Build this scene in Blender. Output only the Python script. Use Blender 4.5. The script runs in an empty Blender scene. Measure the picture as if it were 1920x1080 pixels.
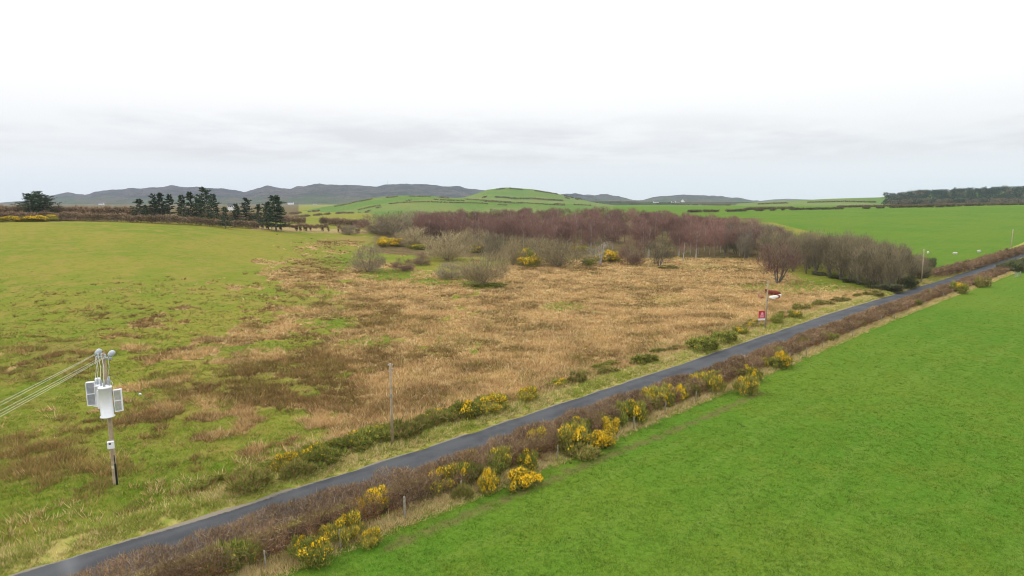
import bpy, math, random
import numpy as np
from mathutils import Vector

random.seed(7)
RNG = np.random.default_rng(7)
scene = bpy.context.scene
col = scene.collection

# ------------------------------------------------------------------ camera model
F_PX, CX, CY, CAM_H = 1150.0, 960.0, 540.0, 20.0
TH = math.atan(162 / 1150.0)
ct, st = math.cos(TH), math.sin(TH)

def project(X, Y, Z):
    dep = np.maximum(Y * ct - (Z - CAM_H) * st, 0.5)
    up = Y * st + (Z - CAM_H) * ct
    return CX + F_PX * X / dep, CY - F_PX * up / dep

# ------------------------------------------------------------------ noise
_tab = np.random.default_rng(3).random((256, 256))
def vnoise(x, y):
    x = np.asarray(x, float); y = np.asarray(y, float)
    xi = np.floor(x).astype(int); yi = np.floor(y).astype(int)
    fx = x - xi; fy = y - yi
    fx = fx * fx * (3 - 2 * fx); fy = fy * fy * (3 - 2 * fy)
    a = _tab[xi & 255, yi & 255]; b = _tab[(xi + 1) & 255, yi & 255]
    c = _tab[xi & 255, (yi + 1) & 255]; d = _tab[(xi + 1) & 255, (yi + 1) & 255]
    return (a * (1 - fx) + b * fx) * (1 - fy) + (c * (1 - fx) + d * fx) * fy
def fbm(x, y, o=4):
    s = 0; a = 0.5; t = 0
    for k in range(o):
        s = s + a * vnoise(x * 2 ** k + 17.3 * k, y * 2 ** k + 9.1 * k); t += a; a *= 0.5
    return s / t
def sstep(a, b, x):
    t = np.clip((x - a) / (b - a), 0, 1)
    return t * t * (3 - 2 * t)

# ------------------------------------------------------------------ lane coordinates
R0 = np.array([-26.2, 30.6]); RD = np.array([0.73947534, 0.67318365]); RN = np.array([RD[1], -RD[0]])
_rs = [-400, 0, 8, 19, 31, 45, 68, 90, 115, 155, 210, 262, 330, 500]
_ro = [-.6, -.5, -.45, .0, .0, -.3, -.5, -1.1, -1.5, -1.5, -.5, -.2, .2, 1.0]
_sf = np.arange(-400, 500, 1.0)
_of = np.interp(_sf, _rs, _ro)
_of = np.convolve(np.pad(_of, 10, mode='edge'), np.ones(21) / 21, 'valid')
def lane_edge(s): return np.interp(s, _sf, _of)
def so(X, Y):
    s = (X - R0[0]) * RD[0] + (Y - R0[1]) * RD[1]
    o = (X - R0[0]) * RN[0] + (Y - R0[1]) * RN[1] - lane_edge(s)
    return s, o
def from_so(s, o):
    o = o + lane_edge(s)
    return R0[0] + RD[0] * s + RN[0] * o, R0[1] + RD[1] * s + RN[1] * o
LANE_W = 4.0

# ------------------------------------------------------------------ terrain
_tu = np.array([-900, -300, 0, 300, 600, 750, 960, 1200, 1440, 1700, 1920, 2900.])
_ty = np.array([20, 60, 100, 140, 170, 200, 260, 350, 500, 800, 1500, 9000.])
_tz = np.array([
 [0, 0, .4, 5.5, 10.5, 15, 19, 20, 18, 12, 8, 4],
 [0, 0, .3, 5.2, 10, 14.5, 17, 17, 15, 12, 8, 4],
 [0, 0, .2, 5.2, 9.5, 13.7, 15.5, 15, 13, 11, 8, 4],
 [0, 0, 0, 3.3, 7.0, 11.2, 14.0, 13.5, 12, 10, 8, 4],
 [0, 0, 0, .5, 1.3, 2.8, 6.5, 8.0, 9, 9, 8, 4],
 [0, 0, 0, 0, .4, 1.2, 4, 6.5, 8.5, 9, 8, 4],
 [0, 0, 0, 0, .2, .6, 2.5, 6.2, 9, 10, 9, 4],
 [0, 0, 0, 0, .2, .5, 2.0, 6.0, 11, 13, 11, 4],
 [0, 0, 0, 0, .2, .6, 2.5, 6.5, 11.3, 14, 12, 4],
 [0, 0, 0, 0, .3, 1.0, 4.0, 8.7, 15.2, 15.6, 13, 4],
 [0, 0, 0, 0, .4, 1.5, 5.0, 9.5, 16.8, 16.6, 14, 4],
 [0, 0, 0, 0, .4, 1.5, 5.0, 9.5, 16.8, 16.6, 14, 4]])
_gu = np.arange(-900, 2901, 20.0); _gl = np.arange(math.log(20), math.log(9000) + .02, .02)
_t1 = np.array([np.interp(_gl, np.log(_ty), r) for r in _tz])
_t2 = np.array([np.interp(_gu, _tu, _t1[:, j]) for j in range(len(_gl))]).T
def _blur(a, r, ax):
    k = np.exp(-np.linspace(-2, 2, 2 * r + 1) ** 2 / 1.4); k /= k.sum()
    pad = [(0, 0), (0, 0)]; pad[ax] = (r, r)
    return np.apply_along_axis(lambda v: np.convolve(v, k, 'valid'), ax, np.pad(a, pad, mode='edge'))
_tg = _blur(_blur(_t2, 6, 0), 5, 1)

# distant hills: skyline given as (column, row) image pixels, projected out to a chosen ridge distance
def _prof(pts): 
    a = np.array(pts, float); return a[:, 0], a[:, 1]
HILLS = {
 'field_hill': dict(pts=[(520, 404), (545, 400), (590, 391), (650, 381), (700, 371), (750, 366.5), (800, 367), (850, 371), (900, 373), (960, 377), (1040, 381), (1100, 384), (1150, 388)], ridge=760., foot=420., back=1100., rough=.6),
 'round_hill': dict(pts=[(820, 385), (890, 364), (915, 355.5), (950, 351.5), (1000, 355), (1040, 362), (1080, 372), (1115, 380), (1160, 386)], ridge=1250., foot=880., back=1800., rough=.8),
 'low_hill': dict(pts=[(1380, 382), (1440, 378), (1500, 375.5), (1560, 372.5), (1650, 370), (1700, 365), (1770, 361), (1850, 359), (1910, 357), (2000, 356), (2300, 372)], ridge=1150., foot=700., back=1700., rough=.8),
 'middle_rise': dict(pts=[(960, 387), (1060, 379), (1130, 377), (1180, 377), (1240, 379), (1300, 379), (1380, 379), (1460, 380), (1560, 384)], ridge=1900., foot=1350., back=2500., rough=2.),
 'heather_ridge': dict(pts=[(-300, 390), (-100, 382), (0, 380), (60, 377), (92, 367), (125, 361.5), (160, 366), (178, 359), (222, 354.5), (260, 353.5), (295, 352), (322, 349), (345, 352.5), (368, 350.5), (410, 354), (440, 356), (458, 360.5), (480, 353), (500, 347), (528, 352), (546, 354.5), (556, 350), (590, 346), (622, 344.5), (680, 347.5), (708, 349), (726, 346), (742, 345.5), (790, 346.5), (860, 350), (898, 355.5), (920, 360), (990, 366), (1045, 366), (1062, 363), (1085, 364), (1120, 368)], ridge=4300., foot=2600., back=5200., rough=26.),
 'far_ridge': dict(pts=[(1020, 378), (1070, 369), (1092, 365), (1115, 366.5), (1138, 364.5), (1165, 370), (1188, 376.5), (1200, 376), (1222, 370.5), (1250, 367.5), (1283, 365.5), (1330, 367), (1360, 370), (1385, 371.5), (1400, 375), (1430, 378), (1480, 380)], ridge=4700., foot=2900., back=5500., rough=22.),
 'blue_ridge': dict(pts=[(1400, 380), (1450, 374), (1478, 372.5), (1520, 374.5), (1600, 379), (1640, 381)], ridge=5600., foot=4800., back=5950., rough=10.),
}
for h in HILLS.values():
    px, py = _prof(h['pts'])
    v = (540 - py) / F_PX
    dy = ct + v * st; dz = -st + v * ct
    h['u'] = 960 + 1161 * ((px - 960) / F_PX) / dy
    h['z'] = CAM_H + dz / dy * h['ridge']

def hill_z(h, X, Y):
    u = 960 + 1161 * X / np.maximum(Y, 1)
    top = np.interp(u, h['u'], h['z'], left=-60, right=-60)
    rise = sstep(0, 1, np.clip((Y - h['foot']) / (h['ridge'] - h['foot']), 0, 1)) * .35 + .65 * np.clip((Y - h['foot']) / (h['ridge'] - h['foot']), 0, 1)
    fall = 1 - sstep(0, 1, (Y - h['ridge']) / (h['back'] - h['ridge'])) * .9
    lo = -12.0
    w = np.where(Y < h['ridge'], rise, fall)
    z = lo + (top - lo) * w
    r = h['rough']
    sc = 1 / (h['ridge'] * .035)
    n = fbm(X * sc + 5, Y * sc * 2.2 + 3, 5) - .5
    env = 4 * w * (1 - w) if r < 5 else (.3 + 1.4 * w * (1.02 - w) * 2)
    z = z + r * n * np.clip(env, 0, 1.3) * (1.0 if r < 5 else 1.0)
    if r > 20: z = z + w ** 2 * ((fbm(X / 75 + 2, Y / 160, 4) - .5) * 26 - 2 + (fbm(X / 260 + 8, Y / 300, 3) - .5) * 22 * (1 - w ** 6))
    return np.where((Y < h['foot']) | (Y > h['back']) | (top < -50), -80.0, z)

def base_z(X, Y):
    X = np.asarray(X, float); Y = np.asarray(Y, float)
    Yc = np.clip(Y, 20, 8900)
    u = np.clip(960 + 1161 * X / np.maximum(Y, 20), -899, 2899)
    a = (u + 900) / 20; b = (np.log(Yc) - math.log(20)) / .02
    ai = np.clip(a.astype(int), 0, len(_gu) - 2); bi = np.clip(b.astype(int), 0, len(_gl) - 2)
    fa = a - ai; fb = np.clip(b - bi, 0, 1)
    z = (_tg[ai, bi] * (1 - fa) + _tg[ai + 1, bi] * fa) * (1 - fb) + (_tg[ai, bi + 1] * (1 - fa) + _tg[ai + 1, bi + 1] * fa) * fb
    s, o = so(X, Y)
    bump = (fbm(X * .07, Y * .07, 3) - .5) * .9 + (fbm(X * .4, Y * .4, 2) - .5) * .18
    left = sstep(-2, -9, o) * (.35 + .65 * sstep(600, 200, Y))
    z = z + bump * left + (fbm(X * .05 + 9, Y * .05, 2) - .5) * .5 * sstep(10, 20, o)
    z = z + .28 * np.exp(-((o + 1.9) / 1.0) ** 2) * sstep(400, 250, Y)                       # left bank
    z = z + .25 * np.exp(-((o - 7) / 1.6) ** 2)                      # hedge bank
    flat = sstep(-.7, -.1, o) * sstep(LANE_W + .7, LANE_W + .1, o)
    zl = zline(s)
    z = z * (1 - flat) + (zl - .05) * flat
    return z
_zs = None
def zline(s):
    if _zs is None: return 0 * s
    return np.interp(s, _sf, _zs)
# lane follows the smoothed terrain
_lx, _ly = from_so(_sf, np.full_like(_sf, LANE_W / 2))
_a = base_z(_lx + RN[0] * 14, _ly + RN[1] * 14)
_zs = np.convolve(np.pad(_a, 12, mode='edge'), np.ones(25) / 25, 'valid')

def height(X, Y):
    z = base_z(X, Y)
    for h in HILLS.values(): z = np.maximum(z, hill_z(h, X, Y))
    return z

def gp(px, py, fn=height, y0=6., y1=8000.):
    """the point of the ground seen at a place of the photograph"""
    u = (px - CX) / F_PX; v = (CY - py) / F_PX
    dy = ct + v * st; dz = -st + v * ct
    Y = np.exp(np.linspace(math.log(y0), math.log(y1), 2500)); t = Y / dy
    X = u * t; Z = CAM_H + dz * t
    g = fn(X, Y)
    k = np.argmax(Z < g)
    if not (Z < g).any(): k = len(Y) - 1
    a = max(k - 1, 0)
    da = Z[a] - g[a]; db = Z[k] - g[k]
    w = da / (da - db) if da != db else 0
    w = min(max(w, 0), 1)
    x, y = X[a] * (1 - w) + X[k] * w, Y[a] * (1 - w) + Y[k] * w
    return np.array([x, y, float(fn(np.array([x]), np.array([y]))[0])])
def at_y(px, Y):
    x = (px - 960) / 1161 * Y
    return np.array([x, Y, float(height(np.array([x]), np.array([Y]))[0])])
def zpix(py, Y):
    v = (CY - py) / F_PX
    return CAM_H + Y * (-st + v * ct) / (ct + v * st)
def mpp(P):   # metres per photo pixel at a point
    return (P[1] * ct - (P[2] - CAM_H) * st) / F_PX

# ------------------------------------------------------------------ ground zones (which plants grow where)
def polydist(px, py, poly):
    p = np.array(poly, float); q = np.roll(p, -1, 0)
    inside = np.zeros(px.shape, bool); dmin = np.full(px.shape, 1e9)
    for (x0, y0), (x1, y1) in zip(p, q):
        c = (y0 > py) != (y1 > py)
        with np.errstate(divide='ignore', invalid='ignore'):
            xi = (x1 - x0) * (py - y0) / (y1 - y0 if y1 != y0 else 1e-9) + x0
        inside ^= c & (px < xi)
        ex, ey = x1 - x0, (y1 - y0) * 3
        t = np.clip(((px - x0) * ex + (py - y0) * 3 * ey) / (ex * ex + ey * ey + 1e-9), 0, 1)
        dmin = np.minimum(dmin, np.hypot(px - x0 - t * ex, (py - y0) * 3 - t * ey))
    return np.where(inside, dmin, -dmin)
MOOR = [(530, 520), (600, 468), (680, 472), (750, 505), (860, 520), (960, 492), (1100, 485), (1180, 484), (1430, 484), (1500, 525), (1660, 545), (1600, 590), (1400, 660), (1200, 720), (1000, 790), (840, 830), (640, 870), (580, 860), (500, 825), (400, 815), (300, 812), (215, 795), (215, 730), (270, 685), (370, 645), (480, 640), (570, 600), (590, 570)]
DARK = [(590, 500, 45, 18, .9), (560, 545, 40, 22, .6), (640, 575, 90, 22, .7), (740, 605, 80, 22, .7), (400, 730, 130, 34, .62), (540, 745, 90, 26, .5), (300, 760, 70, 24, .5), (560, 690, 80, 30, .6), (120, 660, 70, 25, .7), (60, 655, 50, 20, .6), (100, 870, 120, 45, .8), (340, 745, 60, 35, .6), (30, 830, 60, 22, .6), (150, 800, 70, 18, .5), (90, 700, 70, 16, .5), (50, 900, 60, 22, .6), (260, 830, 50, 14, .5), (480, 700, 60, 18, .6), (660, 450, 45, 8, .8), (620, 455, 30, 10, .7), (560, 730, 60, 25, .5), (200, 590, 60, 12, .5), (920, 745, 90, 10, .5)]
GREENP = [(630, 608, 45, 12, 1.), (700, 640, 50, 12, .8), (450, 655, 40, 10, .9), (520, 652, 50, 14, .7), (1060, 575, 45, 10, .9), (300, 900, 160, 45, .8), (250, 850, 90, 22, .6), (640, 490, 60, 14, .8), (730, 515, 60, 12, 1.), (810, 528, 50, 8, .9), (905, 535, 50, 7, .9), (1250, 560, 60, 12, .5), (1560, 535, 110, 14, 1.), (1420, 537, 60, 8, .7), (1480, 545, 50, 12, .6), (860, 640, 110, 20, .45), (930, 600, 90, 14, .35), (340, 880, 130, 30, .9), (160, 940, 200, 50, .9), (200, 800, 60, 25, .4), (30, 800, 80, 40, .5), (1300, 500, 120, 6, .5)]
FARGREEN = [(1745, 532), (1700, 500), (1560, 445), (1430, 412), (1300, 404), (1180, 396), (1150, 388), (2600, 376), (2600, 440), (1890, 484)]
STRAW = [(470, 424), (690, 431), (692, 439), (600, 437), (470, 431)]
TRAIL = [(730, 1024), (830, 984), (960, 930), (1022, 905), (1115, 866), (1185, 838), (1250, 812), (1330, 780), (1430, 735)]
_trail = None
def zones(X, Y, Z):
    global _trail
    px, py = project(X, Y, Z)
    ok = (Y > 12)
    s, o = so(X, Y)
    left = o < -.2
    md = polydist(px, py, MOOR)
    md = np.where(py < 575, np.where(md < 0, md * 2.2, md), md)
    na_ = fbm(X * .10 + 3, Y * .10, 3); nb_ = fbm(X * .42 + 11, Y * .42, 3)
    clump = .5 * na_ + .5 * nb_
    lf_ = sstep(820, 480, px)
    thr = np.interp(md, [-420, -160, -30, 60, 220], [.74, .61, .54, .44, .30]) + .05 * lf_ * sstep(0, 60, md)
    moor = np.where(px < 900, sstep(thr - .03, thr + .07, clump), sstep(-28, 28, md)) * ok * left
    moor = moor * sstep(-620, -380, md)
    moor = np.maximum(moor, sstep(-4, -9, o) * sstep(205, 150, Y) * sstep(-14, 0, s) * .0)
    def blobs(lst):
        a = np.zeros(px.shape)
        for (bx, by, rx, ry, w) in lst:
            a = np.maximum(a, w * np.exp(-.8 * (((px - bx) / rx) ** 2 + ((py - by) / ry) ** 2) ** 1.3))
        return a * ok * left
    dark = blobs(DARK); green = blobs(GREENP)
    right = np.maximum(sstep(7.6, 9.0, o) * (Y < 300), sstep(-4, 4, polydist(px, py, FARGREEN)) * ok)
    right = np.where((o > 8) & (s > 150), 1, right)
    right = np.maximum(right, sstep(330, 420, Y) * (px > 700))
    straw = sstep(-2, 2, polydist(px, py, STRAW)) * ok * (Y > 150)
    straw = np.maximum(straw, np.exp(-((o - 8.7) / .75) ** 2) * (s < 240) * 1.0)
    straw = np.maximum(straw, np.exp(-((o + 3.0) / 1.2) ** 2) * .45 * (fbm(X * .12, Y * .12, 2) > .5) * (s < 200))
    rough = (py < 415) * (px < 560) * (Y > 205) * ok * 1.0                     # heath beyond the far hedge
    rough = np.maximum(rough, (Y > 210) * ok * left * sstep(640, 760, px) * sstep(1500, 1350, px) * (Y < 420))
    verge = sstep(-3.4, -2.4, o) * left * sstep(420, 300, Y)
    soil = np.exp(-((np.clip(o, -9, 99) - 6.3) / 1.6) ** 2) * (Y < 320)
    if _trail is None:
        _trail = np.array([gp(a, b)[:2] for a, b in TRAIL])
    d = np.full(px.shape, 99.0)
    near = (Y < 130)
    for (x0, y0), (x1, y1) in zip(_trail[:-1], _trail[1:]):
        ex, ey = x1 - x0, y1 - y0
        t = np.clip(((X - x0) * ex + (Y - y0) * ey) / (ex * ex + ey * ey), 0, 1)
        d = np.minimum(d, np.hypot(X - x0 - t * ex, Y - y0 - t * ey))
    trail = np.exp(-(d / .55) ** 2) * near * .85
    mud = np.exp(-((np.hypot(X + 29.2, (Y - 41.3) * .9)) / 1.1) ** 2)
    trail = np.maximum(trail, mud)
    return dict(moor=moor, dark=dark, green=green, right=right, straw=straw, rough=rough, verge=verge, soil=soil, trail=trail, px=px, py=py, s=s, o=o)

# ------------------------------------------------------------------ mesh helpers
def link(o, parent=None):
    col.objects.link(o)
    if parent is not None: o.parent = parent
    return o
def tag(o, label=None, cat=None, group=None, kind=None):
    if label: o['label'] = label
    if cat: o['category'] = cat
    if group: o['group'] = group
    if kind: o['kind'] = kind
    return o
def thing(name, label, cat, loc=(0, 0, 0), rz=0, group=None, scale=None):
    o = bpy.data.objects.new(name, None); link(o)
    o.empty_display_size = .3
    o.location = [float(c) for c in loc]; o.rotation_euler = (0, 0, rz)
    if scale is not None: o.scale = scale
    return tag(o, label, cat, group)
def soup(name, T, C=None, mat=None):
    """triangles (n,3,3) -> mesh, one colour per triangle"""
    n = len(T)
    me = bpy.data.meshes.new(name)
    me.vertices.add(n * 3); me.loops.add(n * 3); me.polygons.add(n)
    me.vertices.foreach_set('co', np.ascontiguousarray(T, np.float32).ravel())
    me.loops.foreach_set('vertex_index', np.arange(n * 3, dtype=np.int32))
    me.polygons.foreach_set('loop_start', np.arange(0, n * 3, 3, dtype=np.int32))
    me.polygons.foreach_set('loop_total', np.full(n, 3, np.int32))
    if C is not None:
        a = me.color_attributes.new('Col', 'FLOAT_COLOR', 'POINT')
        c = np.ones((n * 3, 4), np.float32); c[:, :3] = np.repeat(np.asarray(C), 3, 0)
        a.data.foreach_set('color', c.ravel())
    me.update()
    if mat: me.materials.append(mat)
    return me
def grid_mesh(name, P, mat, attrs=None, smooth=True):
    r, c = P.shape[:2]
    me = bpy.data.meshes.new(name)
    idx = np.arange(r * c).reshape(r, c)
    q = np.stack([idx[:-1, :-1], idx[:-1, 1:], idx[1:, 1:], idx[1:, :-1]], -1).reshape(-1, 4)
    me.vertices.add(r * c); me.loops.add(q.size); me.polygons.add(len(q))
    me.vertices.foreach_set('co', np.ascontiguousarray(P, np.float32).ravel())
    me.loops.foreach_set('vertex_index', q.astype(np.int32).ravel())
    me.polygons.foreach_set('loop_start', np.arange(0, q.size, 4, dtype=np.int32))
    me.polygons.foreach_set('loop_total', np.full(len(q), 4, np.int32))
    me.polygons.foreach_set('use_smooth', np.full(len(q), smooth, bool))
    for k, A in (attrs or {}).items():
        a = me.color_attributes.new(k, 'FLOAT_COLOR', 'POINT')
        cc = np.ones((r * c, 4), np.float32); cc[:, :A.shape[-1]] = A.reshape(-1, A.shape[-1])
        a.data.foreach_set('color', cc.ravel())
    me.update(); me.validate()
    me.materials.append(mat)
    return me
def obj(name, me, parent=None): return link(bpy.data.objects.new(name, me), parent)

class MB:
    """collects boxes, tubes, lathes into one mesh"""
    def __init__(s): s.v = []; s.f = []
    def add(s, v, f):
        b = len(s.v); s.v += [tuple(map(float, p)) for p in v]; s.f += [tuple(i + b for i in q) for q in f]; return s
    def box(s, c, d, bev=0.0, rz=0.0, taper=1.0):
        x, y, z = [k / 2 for k in d]; b = min(bev, x * .9, y * .9, z * .9)
        v = []
        lv = [(-z, b), (-z + b, 0), (z - b, 0), (z, b)] if b > 0 else [(-z, 0), (z, 0)]
        for zz, ins in lv:
            k = 1 + (taper - 1) * (zz + z) / (2 * z)
            X, Y = (x - ins) * k, (y - ins) * k; e = b * .7
            if b > 0: ring = [(-X + e, -Y), (X - e, -Y), (X, -Y + e), (X, Y - e), (X - e, Y), (-X + e, Y), (-X, Y - e), (-X, -Y + e)]
            else: ring = [(-X, -Y), (X, -Y), (X, Y), (-X, Y)]
            v += [(p[0], p[1], zz) for p in ring]
        n = 8 if b > 0 else 4
        cr, sr = math.cos(rz), math.sin(rz)
        v = [(c[0] + p[0] * cr - p[1] * sr, c[1] + p[0] * sr + p[1] * cr, c[2] + p[2]) for p in v]
        f = [tuple(reversed(range(n))), tuple(range(len(v) - n, len(v)))]
        for r in range(len(lv) - 1):
            for i in range(n): f.append((r * n + i, r * n + (i + 1) % n, (r + 1) * n + (i + 1) % n, (r + 1) * n + i))
        return s.add(v, f)
    def tube(s, pts, rad, n=8):
        pts = [Vector(p) for p in pts]
        if not hasattr(rad, '__len__'): rad = [rad] * len(pts)
        v = []; f = []
        for i, p in enumerate(pts):
            d = (pts[min(i + 1, len(pts) - 1)] - pts[max(i - 1, 0)]).normalized()
            a = d.orthogonal().normalized() if abs(d.z) > .99 else d.cross(Vector((0, 0, 1))).normalized()
            b = d.cross(a)
            v += [tuple(p + (a * math.cos(t) + b * math.sin(t)) * rad[i]) for t in [2 * math.pi * k / n for k in range(n)]]
        for i in range(len(pts) - 1):
            for k in range(n): f.append((i * n + k, i * n + (k + 1) % n, (i + 1) * n + (k + 1) % n, (i + 1) * n + k))
        f.append(tuple(reversed(range(n)))); f.append(tuple(range(len(v) - n, len(v))))
        return s.add(v, f)
    def lathe(s, c, prof, n=20, axis=None):
        v = []; f = []
        for r, z in prof: v += [(r * math.cos(2 * math.pi * k / n), r * math.sin(2 * math.pi * k / n), z) for k in range(n)]
        if axis is not None:
            q = Vector((0, 0, 1)).rotation_difference(Vector(axis)); v = [tuple(q @ Vector(p)) for p in v]
        v = [(p[0] + c[0], p[1] + c[1], p[2] + c[2]) for p in v]
        for i in range(len(prof) - 1):
            for k in range(n): f.append((i * n + k, i * n + (k + 1) % n, (i + 1) * n + (k + 1) % n, (i + 1) * n + k))
        f.append(tuple(reversed(range(n)))); f.append(tuple(range(len(v) - n, len(v))))
        return s.add(v, f)
    def build(s, name, mat, parent=None, smooth=False, loc=None):
        me = bpy.data.meshes.new(name); me.from_pydata(s.v, [], s.f); me.update()
        if smooth:
            for p in me.polygons: p.use_smooth = len(p.vertices) == 4
        me.materials.append(mat)
        o = obj(name, me, parent)
        if loc is not None: o.location = [float(c) for c in loc]
        return o

# ------------------------------------------------------------------ materials
def newmat(name, rough=.85):
    m = bpy.data.materials.new(name); m.use_nodes = True
    nt = m.node_tree; b = nt.nodes['Principled BSDF']
    b.inputs['Roughness'].default_value = rough
    b.inputs['Specular IOR Level'].default_value = .15
    return m, nt, b
class G:
    def __init__(s, nt): s.nt = nt
    def n(s, t, **k):
        q = s.nt.nodes.new(t)
        for a, v in k.items(): setattr(q, a, v)
        return q
    def l(s, a, b): s.nt.links.new(a, b)
    def noise(s, vec, scale, detail=3, rough=.55, dist=0.):
        q = s.n('ShaderNodeTexNoise'); q.inputs['Scale'].default_value = scale; q.inputs['Detail'].default_value = detail
        q.inputs['Roughness'].default_value = rough; q.inputs['Distortion'].default_value = dist
        if vec is not None: s.l(vec, q.inputs['Vector'])
        return q.outputs['Fac']
    def math(s, op, a, b=None, clamp=False):
        q = s.n('ShaderNodeMath', operation=op); q.use_clamp = clamp
        for i, v in enumerate((a, b)):
            if v is None: continue
            if isinstance(v, (int, float)): q.inputs[i].default_value = v
            else: s.l(v, q.inputs[i])
        return q.outputs[0]
    def map(s, v, a, b, c=0., d=1., smooth=True):
        q = s.n('ShaderNodeMapRange'); q.interpolation_type = 'SMOOTHSTEP' if smooth else 'LINEAR'
        s.l(v, q.inputs[0])
        for i, k in enumerate((a, b, c, d)): q.inputs[1 + i].default_value = k
        return q.outputs[0]
    def mix(s, fac, a, b, mode='MIX'):
        q = s.n('ShaderNodeMix', data_type='RGBA', blend_type=mode)
        if isinstance(fac, (int, float)): q.inputs[0].default_value = fac
        else: s.l(fac, q.inputs[0])
        for i, v in ((6, a), (7, b)):
            if isinstance(v, tuple): q.inputs[i].default_value = (*v, 1)
            else: s.l(v, q.inputs[i])
        return q.outputs[2]
    def pos(s): return s.n('ShaderNodeNewGeometry').outputs['Position']
    def obj(s): return s.n('ShaderNodeTexCoord').outputs['Object']
    def bump(s, h, dist, strength, b):
        q = s.n('ShaderNodeBump'); q.inputs['Distance'].default_value = dist; q.inputs['Strength'].default_value = strength
        s.l(h, q.inputs['Height']); s.l(q.outputs[0], b.inputs['Normal'])

def veg_mat(name, var=.35, warm=None, rough=.8, up=.6):
    """plants: colour of each leaf or twig, with a little difference from plant to plant"""
    m, nt, b = newmat(name, rough); g = G(nt)
    a = g.n('ShaderNodeAttribute', attribute_name='Col').outputs['Color']
    r = g.n('ShaderNodeObjectInfo').outputs['Random']
    k = g.map(r, 0, 1, 1 - var, 1 + var, False)
    mul = g.n('ShaderNodeVectorMath', operation='SCALE'); g.l(a, mul.inputs[0]); g.l(k, mul.inputs['Scale'])
    c = mul.outputs[0]
    if warm:
        r2 = g.math('FRACT', g.math('MULTIPLY', r, 7.31))
        c = g.mix(g.math('MULTIPLY', r2, .55), c, warm)
    g.l(c, b.inputs['Base Color'])
    b.inputs['Specular IOR Level'].default_value = .03
    if up:
        nn = g.n('ShaderNodeVectorMath', operation='ADD'); g.l(g.n('ShaderNodeNewGeometry').outputs['Normal'], nn.inputs[0]); nn.inputs[1].default_value = (0, 0, up)
        nz_ = g.n('ShaderNodeVectorMath', operation='NORMALIZE'); g.l(nn.outputs[0], nz_.inputs[0]); g.l(nz_.outputs[0], b.inputs['Normal'])
    return m
def plain(name, c, rough=.6, var=.12, scale=3., metal=0., c2=None, bump=0.):
    m, nt, b = newmat(name, rough); g = G(nt)
    n = g.noise(g.obj(), scale, 5)
    c2 = c2 or tuple(k * (1 - 2 * var) for k in c)
    g.l(g.mix(g.map(n, .35, .7), c, c2), b.inputs['Base Color'])
    b.inputs['Metallic'].default_value = metal; b.inputs['Specular IOR Level'].default_value = .4
    if bump: g.bump(n, bump, .6, b)
    return m

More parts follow.
